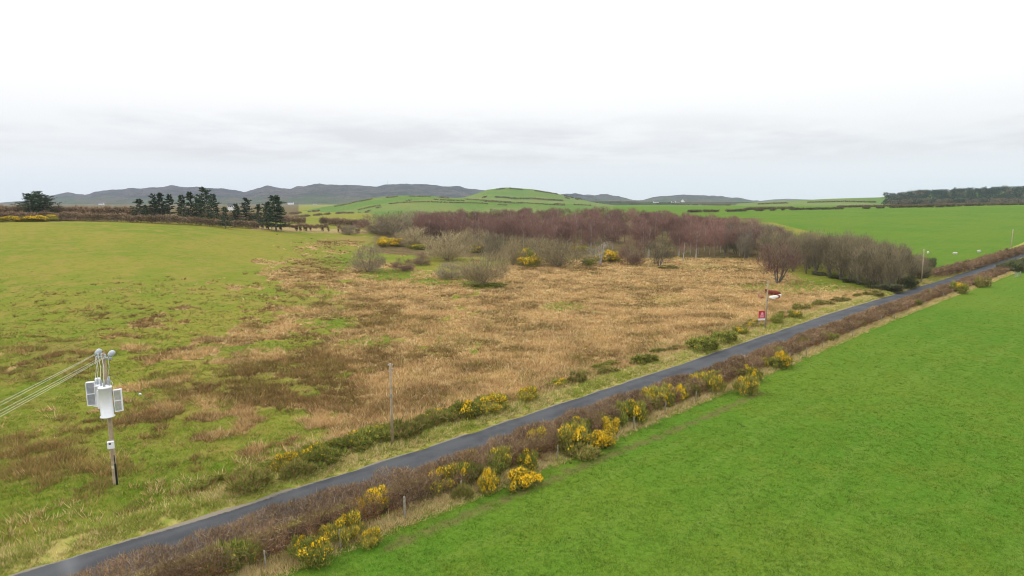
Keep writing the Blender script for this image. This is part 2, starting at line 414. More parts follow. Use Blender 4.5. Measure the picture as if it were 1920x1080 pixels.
def ground_mat():
    m, nt, b = newmat('meadow_ground', .9); g = G(nt); b.inputs['Specular IOR Level'].default_value = .02
    A = g.n('ShaderNodeAttribute', attribute_name='ZoneA'); B = g.n('ShaderNodeAttribute', attribute_name='ZoneB'); Cc = g.n('ShaderNodeAttribute', attribute_name='ZoneC')
    sa = g.n('ShaderNodeSeparateColor'); g.l(A.outputs['Color'], sa.inputs[0])
    sb = g.n('ShaderNodeSeparateColor'); g.l(B.outputs['Color'], sb.inputs[0])
    sc = g.n('ShaderNodeSeparateColor'); g.l(Cc.outputs['Color'], sc.inputs[0])
    moor, dark, green = sa.outputs; right, straw, rough = sb.outputs; verge, soil, trail = sc.outputs
    P = g.pos()
    nL = g.noise(P, .035, 4, .55); nM = g.noise(P, .22, 5, .6); nS = g.noise(P, 1.4, 5, .65); nF = g.noise(P, 7., 4, .7); nX = g.noise(P, .6, 4, .6, .6)
    mot = g.math('ADD', g.math('MULTIPLY', nS, .5), g.math('MULTIPLY', nX, .5))
    def edge(mask, amp, k=4.0):
        v = g.math('ADD', mask, g.math('MULTIPLY', g.math('SUBTRACT', mot, .5), amp))
        return g.map(v, .5 - .5 / k, .5 + .5 / k)
    nF2 = g.noise(P, 3.2, 5, .7); nT = g.noise(P, 18., 3, .7)
    # left pasture
    past = g.mix(g.map(nL, .38, .62), (.128, .170, .016), (.205, .192, .030))
    past = g.mix(g.map(nM, .42, .66), past, (.225, .185, .040))
    past = g.mix(g.math('MULTIPLY', g.map(nX, .46, .66), .55), past, (.115, .150, .012))
    past = g.mix(g.math('MULTIPLY', g.map(nF2, .46, .72), .55), past, (.245, .220, .065))
    past = g.mix(g.math('MULTIPLY', g.map(nF, .5, .75), .35), past, (.105, .125, .012))
    # right meadow
    sxy = g.n('ShaderNodeSeparateXYZ'); g.l(P, sxy.inputs[0])
    acr = g.math('ADD', g.math('MULTIPLY', sxy.outputs['X'], .6732), g.math('MULTIPLY', sxy.outputs['Y'], -.7395))
    cs = g.n('ShaderNodeCombineXYZ'); g.l(g.math('MULTIPLY', acr, .55), cs.inputs[0]); g.l(g.math('MULTIPLY', g.math('ADD', sxy.outputs['X'], sxy.outputs['Y']), .03), cs.inputs[1])
    nZ = g.noise(cs.outputs[0], 1., 4, .6)
    rt = g.mix(g.map(nL, .40, .60), (0.0742, 0.1620, 0.0137), (0.1114, 0.1771, 0.0175))
    rt = g.mix(g.math('MULTIPLY', g.map(nM, .45, .68), .75), rt, (0.1160, 0.1620, 0.0163))
    rt = g.mix(g.math('MULTIPLY', g.map(nZ, .50, .66), .5), rt, (0.1334, 0.1998, 0.0300))
    rt = g.mix(g.math('MULTIPLY', g.map(nX, .5, .70), .5), rt, (0.1369, 0.1966, 0.0300))
    rt = g.mix(g.math('MULTIPLY', g.map(nF2, .44, .66), .75), rt, (0.0487, 0.1102, 0.0088))
    rt = g.mix(g.math('MULTIPLY', g.map(nF, .50, .68), .65), rt, (0.1508, 0.2106, 0.0325))
    rt = g.mix(g.math('MULTIPLY', g.map(nT, .52, .66), .6), rt, (0.0418, 0.0886, 0.0075))
    nD = g.noise(P, 1.9, 1, .3)
    rt = g.mix(g.math('MULTIPLY', g.map(nD, .755, .79), .8), rt, (0.0406, 0.0378, 0.0125))
    # moor
    mo = g.mix(g.map(nX, .35, .66), (.40, .262, .110), (.285, .197, .072))
    mo = g.mix(g.math('MULTIPLY', g.map(nM, .5, .7), .8), mo, (.24, .215, .050))
    mo = g.mix(g.math('MULTIPLY', g.map(nF, .45, .75), .6), mo, (.48, .36, .18))
    dk = g.mix(g.map(nS, .35, .65), (.26, .165, .058), (.19, .155, .045))
    gr = g.mix(g.map(nX, .38, .62), (.095, .150, .012), (.165, .175, .028))
    st_ = g.mix(g.map(nS, .3, .7), (.34, .25, .115), (.22, .165, .065))
    ro = g.mix(g.map(nX, .35, .65), (.12, .078, .042), (.15, .11, .045))
    ro = g.mix(g.math('MULTIPLY', g.map(nM, .46, .62), .8), ro, (.07, .075, .022))
    ve = g.mix(g.map(nX, .36, .62), (.185, .225, .034), (.35, .295, .09))
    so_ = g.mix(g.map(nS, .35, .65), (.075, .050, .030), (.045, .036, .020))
    tr = g.mix(g.map(nS, .35, .65), (.165, .125, .05), (.115, .085, .038))
    c = g.mix(edge(right, .5), past, rt)
    c = g.mix(edge(moor, 1.3, 2.2), c, mo)
    c = g.mix(g.math('MULTIPLY', edge(dark, 2.2, 2.0), .8), c, dk)
    c = g.mix(edge(green, 1.1, 2.2), c, gr)
    c = g.mix(edge(rough, .5, 3), c, ro)
    c = g.mix(edge(verge, .7), c, ve)
    c = g.mix(edge(straw, 1.0), c, st_)
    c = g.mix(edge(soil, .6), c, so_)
    c = g.mix(g.math('MULTIPLY', edge(trail, 1.5, 1.7), .7), c, tr)
    g.l(c, b.inputs['Base Color'])
    hgt = g.math('ADD', g.math('MULTIPLY', nS, .6), g.math('MULTIPLY', nF, .4))
    g.bump(hgt, .25, .5, b)
    return m

def hill_mat(kind):
    m, nt, b = newmat(kind + '_cover', .95); g = G(nt); P = g.pos(); b.inputs['Specular IOR Level'].default_value = .02
    if kind == 'green':
        nL = g.noise(P, .006, 3); nM = g.noise(P, .03, 5); nS = g.noise(P, .2, 4)
        c = g.mix(g.map(nL, .42, .58), (.100, .165, .038), (.150, .185, .055))
        c = g.mix(g.math('MULTIPLY', g.map(nM, .5, .68), .6), c, (.17, .18, .05))
        c = g.mix(g.math('MULTIPLY', g.map(nS, .5, .7), .35), c, (.06, .11, .015))
    else:
        sp = g.n('ShaderNodeSeparateXYZ'); g.l(P, sp.inputs[0])
        nL = g.noise(P, .0016, 5, .6); nM = g.noise(P, .006, 6, .65); nS = g.noise(P, .03, 4, .65)
        c = g.mix(g.map(nM, .40, .60), (.032, .026, .028), (.105, .080, .070))
        c = g.mix(g.math('MULTIPLY', g.map(nS, .42, .62), .8), c, (.026, .027, .026))
        low = g.map(g.math('ADD', sp.outputs['Z'], g.math('MULTIPLY', g.math('SUBTRACT', nL, .5), 90)), 20, 60, 1, 0)
        c = g.mix(g.math('MULTIPLY', low, .75), c, g.mix(g.map(nM, .45, .55), (.06, .095, .022), (.11, .09, .04)))
    g.l(c, b.inputs['Base Color'])
    g.bump(g.noise(P, .05 if kind == 'green' else .02, 6, .7), 1.5 if kind == 'green' else 45., 1., b)
    return m

M_ground = ground_mat()
M_hill = {'green': hill_mat('green'), 'heath': hill_mat('heath')}
M_grass = veg_mat('grass_blades', 0., up=.9)
M_hedge = veg_mat('hedge_twigs', 0., up=.12)
M_twig = veg_mat('bare_twigs', .30, up=.4)
M_birch = veg_mat('birch_twigs', .38, warm=(.19, .11, .085), up=.35)
M_bark = plain('bark', (.19, .165, .135), .9, .25, 4., bump=.02)
M_pale = plain('pale_bark', (.42, .39, .34), .85, .2, 5.)
M_gorse = veg_mat('gorse_shoots', .25, up=.6)
M_flower = veg_mat('gorse_flowers', .08, rough=.7)
M_conif = veg_mat('conifer_needles', .2)
M_wood = plain('weathered_wood', (.33, .29, .23), .85, .2, 6., c2=(.22, .19, .15), bump=.01)
M_pole = plain('weathered_pole', (.42, .33, .215), .85, .2, 2.5, c2=(.28, .215, .135), bump=.01)
M_white = plain('white_enamel', (.80, .80, .82), .35, .03, 2.)
M_grey = plain('grey_fins', (.50, .51, .54), .45, .08, 3.)
M_galv = plain('galvanised_steel', (.42, .44, .46), .4, .1, 6., metal=.3)
M_rust = plain('rusty_wire', (.16, .13, .10), .7, .15, 6.)
M_porc = plain('grey_shroud', (.46, .49, .53), .4, .08, 4.)
M_black = plain('black_plastic', (.012, .012, .013), .5, .1, 4.)
M_wire = plain('bright_conductor', (.62, .62, .52), .45, .05, 4.)
M_red = plain('red_board', (.55, .02, .05), .5, .04, 3.)
M_pink = plain('pale_pink_print', (.75, .35, .40), .5, .04, 3.)
M_wall = plain('white_render', (.80, .80, .78), .8, .04, .4)
M_slate = plain('slate_roof', (.10, .10, .11), .7, .15, .8)

# ------------------------------------------------------------------ world, sun, camera
w = bpy.data.worlds.new('World'); scene.world = w; w.use_nodes = True
nt = w.node_tree; g = G(nt)
bg = nt.nodes['Background']; bg.inputs['Strength'].default_value = .1
sky = g.n('ShaderNodeTexSky', sky_type='NISHITA'); sky.sun_disc = False
SUN_EL, SUN_AZ = math.radians(42), math.radians(-80)
sky.sun_elevation = SUN_EL; sky.sun_rotation = SUN_AZ; sky.dust_density = 3.
tc = g.n('ShaderNodeTexCoord').outputs['Generated']
sx = g.n('ShaderNodeSeparateXYZ'); g.l(tc, sx.inputs[0])
zz = sx.outputs['Z']
zp = g.math('ADD', g.math('MAXIMUM', zz, 0.), .10)
cv = g.n('ShaderNodeCombineXYZ'); g.l(g.math('DIVIDE', sx.outputs['X'], zp), cv.inputs[0]); g.l(g.math('DIVIDE', sx.outputs['Y'], zp), cv.inputs[1])
n1 = g.noise(cv.outputs[0], .42, 8, .6, .5); n2 = g.noise(cv.outputs[0], 1.6, 6, .6)
rp = g.n('ShaderNodeValToRGB'); g.l(zz, rp.inputs[0])
e = rp.color_ramp.elements
e[0].position = 0.; e[0].color = (8.4, 8.8, 9.2, 1)
e[1].position = 1.; e[1].color = (21., 21.5, 22., 1)
for p, c3 in ((.03, (8.7, 9.1, 9.5)), (.08, (9.2, 9.4, 9.6)), (.13, (10.2, 10.25, 10.3)), (.20, (11.5, 11.5, 11.5)), (.5, (15., 15.3, 15.7))):
    q = e.new(p); q.color = (*c3, 1)
band = g.math('MULTIPLY', g.map(zz, .045, .075), g.map(zz, .10, .135, 1, 0))
cl = g.math('MULTIPLY', g.map(g.math('ADD', g.math('MULTIPLY', n1, .7), g.math('MULTIPLY', n2, .3)), .44, .57), band)
c = g.mix(g.math('MULTIPLY', cl, .5), rp.outputs[0], (7.55, 7.6, 8.0))
az = g.math('ARCTAN2', sx.outputs['X'], sx.outputs['Y'])
cb = g.n('ShaderNodeCombineXYZ'); g.l(g.math('MULTIPLY', az, 5.), cb.inputs[0]); g.l(g.math('MULTIPLY', zz, 26.), cb.inputs[1])
n3 = g.noise(cb.outputs[0], 1., 7, .58, .25)
bank = g.math('MULTIPLY', g.math('MULTIPLY', g.map(az, -.75, -.45), g.map(az, .12, .6, 1., .3)), g.math('MULTIPLY', g.map(zz, .045, .075), g.map(zz, .105, .15, 1, 0)))
c = g.mix(g.math('MULTIPLY', g.math('MULTIPLY', g.map(n3, .40, .62), bank), .45), c, (7.6, 7.65, 8.05))
c = g.mix(.06, c, sky.outputs[0])
g.l(c, bg.inputs['Color'])
sl = bpy.data.lights.new('sun', 'SUN'); sl.energy = 1.5; sl.angle = math.radians(10); sl.color = (1, .96, .9)
so_ = link(bpy.data.objects.new('sun', sl))
sd = Vector((math.sin(SUN_AZ) * math.cos(SUN_EL), math.cos(SUN_AZ) * math.cos(SUN_EL), math.sin(SUN_EL)))
so_.rotation_euler = (-sd).to_track_quat('-Z', 'Y').to_euler(); so_.location = sd * 60
cam = bpy.data.cameras.new('camera'); cam.sensor_width = 36; cam.lens = 36 * F_PX / 1920; cam.clip_end = 20000; cam.clip_start = .5
co = link(bpy.data.objects.new('camera', cam)); co.location = (0, 0, CAM_H); co.rotation_euler = (math.pi / 2 - TH, 0, 0)
scene.camera = co
scene.view_settings.view_transform = 'Standard'; scene.view_settings.look = 'None'
scene.view_settings.exposure = 0; scene.view_settings.gamma = 1
scene.cycles.max_bounces = 5; scene.cycles.diffuse_bounces = 3; scene.cycles.transparent_max_bounces = 4
scene.cycles.volume_bounces = 1; scene.cycles.use_adaptive_sampling = False
scene.cycles.use_denoising = True; scene.cycles.filter_width = 1.0

# ------------------------------------------------------------------ ground, lane, hills
up = np.concatenate([np.arange(-1100, -150, 30), np.arange(-150, 2070, 3.2), np.arange(2070, 3000, 30)])
yy = [-52.]
while yy[-1] < 9000: yy.append(yy[-1] + max(.35, .0105 * (yy[-1] + 60)) if yy[-1] > 20 else yy[-1] + 4)
yy = np.array(yy)
U, YY = np.meshgrid(up, yy)
XX = (U - 960) / 1161 * (YY + 60)
ZZ = base_z(XX, YY)
for h in HILLS.values():                       # the plain dips under the hills that stand on it
    hz = hill_z(h, XX, YY); ZZ = np.where(hz > ZZ - 1.0, np.minimum(ZZ, hz - 1.0), ZZ)
zn = zones(XX, YY, ZZ)
ZA = np.stack([zn['moor'], zn['dark'], zn['green']], -1); ZB = np.stack([zn['right'], zn['straw'], zn['rough']], -1); ZC = np.stack([zn['verge'], zn['soil'], zn['trail']], -1)
tag(obj('ground', grid_mesh('ground', np.stack([XX, YY, ZZ], -1), M_ground, dict(ZoneA=ZA, ZoneB=ZB, ZoneC=ZC))), kind='structure')

m, ntm, b = newmat('worn_asphalt', .8); g = G(ntm); P = g.pos()
at = g.n('ShaderNodeAttribute', attribute_name='Across'); sp = g.n('ShaderNodeSeparateColor'); g.l(at.outputs['Color'], sp.inputs[0])
na = g.noise(P, .25, 5, .6); nb = g.noise(P, 5., 4, .7); nc = g.noise(P, 40., 2, .5)
c = g.mix(g.map(na, .40, .60), (.041, .043, .047), (.066, .069, .072))
tr_ = g.math('MULTIPLY', sp.outputs[1], g.map(nb, .3, .7, .6, 1.))
c = g.mix(g.math('MULTIPLY', tr_, .55), c, (.084, .087, .091))
c = g.mix(g.math('MULTIPLY', g.map(nb, .55, .75), .4), c, (.036, .038, .042))
c = g.mix(g.math('MULTIPLY', g.map(nc, .5, .75), .3), c, (.11, .11, .112))
ed = g.math('ADD', sp.outputs[0], g.math('MULTIPLY', g.math('SUBTRACT', nb, .5), .9))
c = g.mix(g.map(ed, .35, .75), c, (.20, .17, .125))
c = g.mix(g.math('MULTIPLY', sp.outputs[2], .6), c, (.17, .17, .175))
g.l(c, b.inputs['Base Color']); g.bump(nc, .01, .5, b)
M_asph = m
ss = np.arange(-60, 420, .6); oo = np.array([-.28, .0, .25, .6, 1.0, 1.5, 2.0, 2.5, 3.0, 3.4, 3.75, 4.0, 4.28])
S, O = np.meshgrid(ss, oo)
jit = (fbm(S * .35, O * 0 + 3, 3) - .5) * .6 + (vnoise(S * 1.6, O * 0 + 7) - .5) * .25
Oj = O + jit * ((O < .1) | (O > 3.9))
LX, LY = from_so(S, Oj)
LZ = zline(S) + .045 - .012 * (O - 2) ** 2 + .02
LZ = np.where((O < -.1) | (O > 4.1), zline(S) - .09, LZ)
edge = np.clip(np.maximum(sstep(.38, .0, O), sstep(3.7, 4.0, O)), 0, 1)
edge = np.maximum(edge, sstep(.8, .1, O) * np.exp(-((S - 9.5) / 5.0) ** 2) * 1.2)
track = np.exp(-((O - 1.05) / .42) ** 2) + np.exp(-((O - 2.75) / .42) ** 2)
patch = np.exp(-((S - 1.9) / .35) ** 2) * .8
tag(obj('road', grid_mesh('road', np.stack([LX, LY, LZ], -1), M_asph, dict(Across=np.stack([edge, track, patch], -1)))), kind='structure')

for nm, h in HILLS.items():
    us = np.linspace(h['u'][0] + .5, h['u'][-1] - .5, 420 if h['ridge'] > 2000 else 260)
    ys = np.concatenate([np.linspace(h['foot'] + .5, h['ridge'], 90), np.linspace(h['ridge'], h['back'] - .5, 30)[1:]])
    U, Yh = np.meshgrid(us, ys); Xh = (U - 960) / 1161 * Yh
    tag(obj('hill', grid_mesh('hill', np.stack([Xh, Yh, hill_z(h, Xh, Yh)], -1), M_hill['heath' if h['ridge'] > 1500 else 'green'])), kind='structure')

# ------------------------------------------------------------------ grass, rushes (nobody could count them)
def rdir(n, rng=RNG):
    a = rng.random(n) * 2 * math.pi; return np.stack([np.cos(a), np.sin(a)], -1)
def tufts(P, hgt, rad, wid, nb, colr, lean=.5, jit=.18):
    n = len(P); k = n * nb
    B = np.repeat(P, nb, 0); H = np.repeat(hgt, nb) * (.6 + .5 * RNG.random(k)); R = np.repeat(rad, nb); W = np.repeat(wid, nb)
    d = rdir(k); q = np.sqrt(RNG.random(k))
    base = B.copy(); base[:, :2] += d * (R * q * .75)[:, None]
    tip = base.copy(); tip[:, :2] += d * (H * lean * (.2 + q))[:, None] + rdir(k) * (H * .25)[:, None]; tip[:, 2] += H
    sd_ = rdir(k) * (W / 2)[:, None]
    T = np.zeros((k, 3, 3)); T[:, 0] = base; T[:, 1] = base; T[:, 2] = tip
    T[:, 0, :2] += sd_; T[:, 1, :2] -= sd_; T[:, :2, 2] -= .03
    C = np.repeat(colr, nb, 0) * (1 + jit * (RNG.random((k, 1)) - .5) * 2)
    return T, np.clip(C, .004, 1)
def scatter(n, u0, u1, y0, y1, k=1.0):
    """points with a density that thins out with distance"""
    t = RNG.random(n)
    Y = y0 * (y1 / y0) ** (t ** k)
    u = u0 + (u1 - u0) * RNG.random(n)
    X = (u - 960) / 1161 * Y
    return X, Y
def pick(cols, wts):
    """weighted mix per tuft: cols list of rgb, wts (n,k)"""
    w_ = wts / wts.sum(1, keepdims=True); c_ = np.cumsum(w_, 1); r = RNG.random((len(wts), 1))
    i = np.clip((r > c_).sum(1), 0, len(cols) - 1); return np.array(cols)[i]

def make_rushes():
    X, Y = scatter(230000, -80, 1760, 33, 240, .92)
    Z = base_z(X, Y); z = zones(X, Y, Z)
    n1 = fbm(X * .09, Y * .09, 3); n2 = fbm(X * .45 + 7, Y * .45, 3)
    want = np.clip(z['moor'] * (1 - .85 * z['green']) * sstep(.22, .55, .45 * n1 + .65 * n2 + .12), 0, 1)
    want = np.maximum(want, z['dark'] * sstep(.44, .60, n2) * 1.1)
    want = np.maximum(want, .22 * (n2 > .61) * (fbm(X * .05 + 40, Y * .05, 2) > .47) * (Y < 140) * (z['px'] < 640))
    want *= (z['o'] < -2.7) * (1 - z['rough'])
    k = RNG.random(len(X)) < want
    X, Y, Z, n1, n2 = X[k], Y[k], Z[k], n1[k], n2[k]; dk = z['dark'][k]; mo = z['moor'][k]; gr = z['green'][k]
    n3 = fbm(X * .22 + 31, Y * .22, 3); lf = sstep(900, 500, z['px'][k])
    tanw = np.clip(1.3 * mo - 1.0 * dk + (n1 - .5) * 2.2 + (n3 - .5) * 2.6 - .35 * lf, .03, 2); brw = np.clip(.10 + .55 * dk + (.5 - n1) * 1.8 + (.5 - n3) * 2.2 + .25 * lf, .04, 2); olw = np.clip(.18 + .35 * dk + (n2 - .5) * 1.6 + .3 * gr + .9 * (fbm(X * .12 + 50, Y * .12, 3) - .5), .04, 1)
    c = pick([(.50, .325, .140), (.44, .258, .108), (.29, .172, .062), (.20, .132, .042), (.26, .215, .055), (.62, .46, .235)], np.stack([tanw, tanw * .8, brw, brw * .7, olw, tanw * .22], 1))
    s = .45 + 1.15 * RNG.random(len(X)) ** 3 + .2 * dk
    c = .93 * c * (.76 + .50 * np.clip((n3 - .3) / .4, 0, 1))[:, None]
    T, C = tufts(np.stack([X, Y, Z], 1), .46 * s, .42 * s, .024 + .00055 * Y, 10, c, .8, .22)
    return T, C
T, C = make_rushes()
tag(obj('rushes', soup('rushes', T, C, M_grass)), 'tan and brown dead rushes and moor grass covering the rough field', 'rushes', kind='stuff')
def make_pasture():
    X, Y = scatter(150000, -190, 1300, 27, 190, 1.0)
    Z = base_z(X, Y); z = zones(X, Y, Z); n2 = fbm(X * .5, Y * .5, 3); n1 = fbm(X * .1, Y * .1, 3)
    want = (1 - z['moor'] * .9) * (1 - z['rough']) * (.35 + .65 * sstep(.30, .62, n2)) * sstep(150, 80, Y) * (z['o'] < -2.4)
    want = np.maximum(want, z['green'] * .6 * (z['o'] < -2.4))
    k = RNG.random(len(X)) < want
    X, Y, Z, n1, n2 = X[k], Y[k], Z[k], n1[k], n2[k]
    c = pick([(.145, .200, .018), (.24, .225, .036), (.10, .165, .012), (.36, .28, .10)], np.stack([np.full(len(X), .5), .2 + n1, 1.1 - n1, np.clip(n1 - .35, .02, 1)], 1))
    s = .5 + RNG.random(len(X))
    return tufts(np.stack([X, Y, Z], 1), .15 * s, .24 * s, .020 + .0005 * Y, 6, c, .95, .3)
T1, C1 = make_pasture()
def make_right():
    X, Y = scatter(120000, 500, 2060, 28, 150, .9)
    s_, o_ = so(X, Y); n2 = fbm(X * .6, Y * .6, 3); n1 = fbm(X * .12, Y * .12, 3)
    k = (o_ > 9.0) & (RNG.random(len(X)) < (.45 + .55 * sstep(.3, .65, n2)) * sstep(150, 60, Y))
    X, Y, n1, n2 = X[k], Y[k], n1[k], n2[k]; Z = base_z(X, Y)
    c = pick([(.095, .182, .016), (.138, .205, .023), (.056, .130, .009), (.175, .230, .042)], np.stack([np.full(len(X), .5), .2 + n1, 1.1 - n1, np.clip(n2 - .4, .02, 1)], 1))
    s = .5 + RNG.random(len(X))
    return tufts(np.stack([X, Y, Z], 1), .10 * s, .16 * s, .018 + .0004 * Y, 6, c, 1.0, .32)
T2, C2 = make_right()
def make_verge():
    s_ = -12 + 230 * RNG.random(60000) ** 1.7
    L = RNG.random(60000) < .55
    o_ = np.where(L, -3.6 + 3.85 * RNG.random(60000) ** .8, np.where(RNG.random(60000) < .3, 3.75 + 1.3 * RNG.random(60000), 8.1 + 1.7 * RNG.random(60000) ** 1.2))
    X, Y = from_so(s_, o_); n1 = fbm(X * .25, Y * .25, 3); n2 = fbm(X * .8, Y * .8, 2)
    k = (Y > 26) & (RNG.random(60000) < sstep(.12, .45, n2))
    X, Y, n1, L, o_ = X[k], Y[k], n1[k], L[k], o_[k]; Z = base_z(X, Y)
    stw = np.where(L, np.clip((n1 - .36) * 3.4, .08, 1.2), np.clip(1.5 - (o_ - 8.2) * .9, .12, 1) * 1.8); grw = np.where(L, .8, .35)
    c = pick([(.64, .49, .23), (.54, .38, .16), (.22, .27, .036), (.34, .33, .07)], np.stack([stw, stw * .5, grw, grw], 1))
    s = .6 + .8 * RNG.random(len(X))
    h = np.where(L, .2 * sstep(0, -1.2, o_) + .06, np.where(o_ < 6, .12, np.where(o_ < 9.1, .36, .16)))
    return tufts(np.stack([X, Y, Z], 1), h * s, .22 * s, .022 + .0006 * Y, 7, c, .7)
def make_scrub_grass():
    n = 16000; s_ = -14 + 150 * RNG.random(n) ** 1.2; o_ = -7.5 + 5.0 * RNG.random(n)
    X, Y = from_so(s_, o_); n1 = fbm(X * .30 + 8, Y * .30, 3)
    k = (Y > 26) & (RNG.random(n) < sstep(.46, .62, n1) * (.18 + .62 * sstep(8, 22, s_))); X, Y, n1 = X[k], Y[k], n1[k]; Z = base_z(X, Y)
    c = pick([(.58, .43, .20), (.42, .27, .11), (.27, .15, .06), (.26, .25, .06)], np.stack([.6 + 0 * X, .4 + 0 * X, .25 + 0 * X, .4 + 0 * X], 1))
    s = .5 + .9 * RNG.random(len(X)) ** 2
    return tufts(np.stack([X, Y, Z], 1), .52 * s, .34 * s, .022 + .0005 * Y, 9, c, .7, .25)
T3, C3 = make_verge(); T4, C4 = make_scrub_grass()
tag(obj('grass', soup('grass', np.concatenate([T1, T2, T3, T4]), np.concatenate([C1, C2, C3, C4]), M_grass)), 'short green and straw coloured grass of the fields and verges', 'grass', kind='stuff')

# ------------------------------------------------------------------ plants
def unit(v): return v / np.maximum(np.linalg.norm(v, axis=-1, keepdims=True), 1e-9)
def rvec(n, rng): return unit(rng.normal(size=(n, 3)))
def tw(P, D, L, W, rng):
    D = unit(D); s = unit(np.cross(D, rvec(len(P), rng))) * (np.asarray(W) / 2).reshape(-1, 1)
    T = np.zeros((len(P), 3, 3)); T[:, 0] = P + s; T[:, 1] = P - s; T[:, 2] = P + D * np.asarray(L).reshape(-1, 1)
    return T
def cpick(pal, n, rng, jit=.2):
    pal = np.array(pal); return np.clip(pal[rng.integers(0, len(pal), n)] * (1 + jit * (rng.random((n, 1)) - .5) * 2), .003, 1)

def bare_tree(seed, h, crown_r, z0, pal, ntw=1500, stems=1, limb_up=.9, wid=.055, trunk_r=.13, nl=22, bark=None, twig_len=.8, twigmat=None, fan=.0, droop=0., dome=False):
    rng = np.random.default_rng(seed); r_ = random.Random(seed); mb = MB()
    segs = []
    for k in range(stems):
        a = r_.random() * 6.283; sp = fan * (.35 + .8 * r_.random()) if stems > 1 else .06 * h * r_.random()
        hh = h * (.82 + .18 * r_.random()) * (1 - .18 * (sp / max(crown_r, .1)) ** 2)
        pts = []
        for i in range(6):
            t = i / 5
            o_ = sp * t ** (.75 if stems > 1 else 1.4)
            pts.append((math.cos(a) * (o_ + .12 * (stems > 1)) + .12 * (r_.random() - .5) * t * (h / 8), math.sin(a) * (o_ + .12 * (stems > 1)) + .12 * (r_.random() - .5) * t * (h / 8), hh * t - .15 * (i == 0)))
        tr = trunk_r / (1 if stems == 1 else stems ** .42)
        mb.tube(pts, [tr * (1 - .82 * i / 5) * (1.25 if i == 0 else 1) for i in range(6)], 5)
        P_ = [np.array(p) for p in pts]
        for i in range(int(nl / stems) + 1):
            t = z0 + (.97 - z0) * r_.random() ** .9
            q = t * 5; j = min(int(q), 4); p = P_[j] * (1 - (q - j)) + P_[j + 1] * (q - j)
            tt = (t - z0) / (1 - z0)
            ln = crown_r * (.55 + .45 * math.sin(min(tt * 1.15 + .28, 1) * math.pi)) * (.6 + .5 * r_.random()) * (1 if stems == 1 else .55)
            a2 = r_.random() * 6.283
            d = np.array([math.cos(a2), math.sin(a2), limb_up * (.5 + .9 * r_.random())]); d /= np.linalg.norm(d)
            mid = p + d * ln * .55; end = mid + (d * .5 + np.array([0, 0, .45 - droop])) * ln * .55
            mb.tube([p, mid, end], [tr * .42 * (1 - .7 * t), tr * .24 * (1 - .6 * t), .012], 4)
            segs.append((p, mid, end))
        segs.append((P_[3], P_[4], P_[5])); segs.append((P_[4], P_[5], P_[5] + np.array([0, 0, .04 * h])))
    K = 24; kd = rvec(K, rng); kd[:, 2] = kd[:, 2] * .9 + .12
    zb = h * z0; zc = zb + (h * 1.0 - zb) * (.5 if not dome else .30); rz_ = h - zc
    kq = .45 + .5 * rng.random((K, 1)) ** .6
    KC = np.stack([kd[:, 0] * crown_r, kd[:, 1] * crown_r, np.where(kd[:, 2] > 0, kd[:, 2] * rz_, kd[:, 2] * (zc - zb))], 1) * kq
    i = rng.integers(0, K, ntw)
    P = KC[i] + rng.normal(size=(ntw, 3)) * np.array([crown_r, crown_r, (h - zb) * .5]) * .17
    free = rng.random(ntw) < .2
    fd = rvec(ntw, rng) * (rng.random((ntw, 1)) ** .4)
    PF = np.stack([fd[:, 0] * crown_r, fd[:, 1] * crown_r, np.where(fd[:, 2] > 0, fd[:, 2] * rz_, fd[:, 2] * (zc - zb))], 1)
    P = np.where(free[:, None], PF, P); P[:, 2] += zc
    P[:, 2] = np.maximum(P[:, 2], .1)
    D0 = unit(P - np.array([0, 0, zb * .6 - .2]))
    D = D0 * .8 + rvec(ntw, rng) * .65 + np.array([0, 0, .45 - droop])
    T = tw(P, D, twig_len * (.5 + .8 * rng.random(ntw)), wid * (.6 + .7 * rng.random(ntw)), rng)
    # fine second order twigs
    k = rng.integers(0, ntw, ntw); P2 = T[k, 0] * .4 + T[k, 2] * .6
    T2_ = tw(P2, unit(D[k]) * .7 + rvec(ntw, rng) * .8 + np.array([0, 0, .2 - droop]), twig_len * .6 * (.5 + .7 * rng.random(ntw)), wid * .7 * np.ones(ntw), rng)
    T = np.concatenate([T, T2_])
    T[:, :, 2] = np.maximum(T[:, :, 2], .02)
    C = cpick(pal, len(T), rng)
    me = bpy.data.meshes.new('trunk'); me.from_pydata(mb.v, [], mb.f); me.update(); me.materials.append(bark or M_bark)
    return [('trunk', me), ('crown', soup('crown', T, C, twigmat or M_twig))]

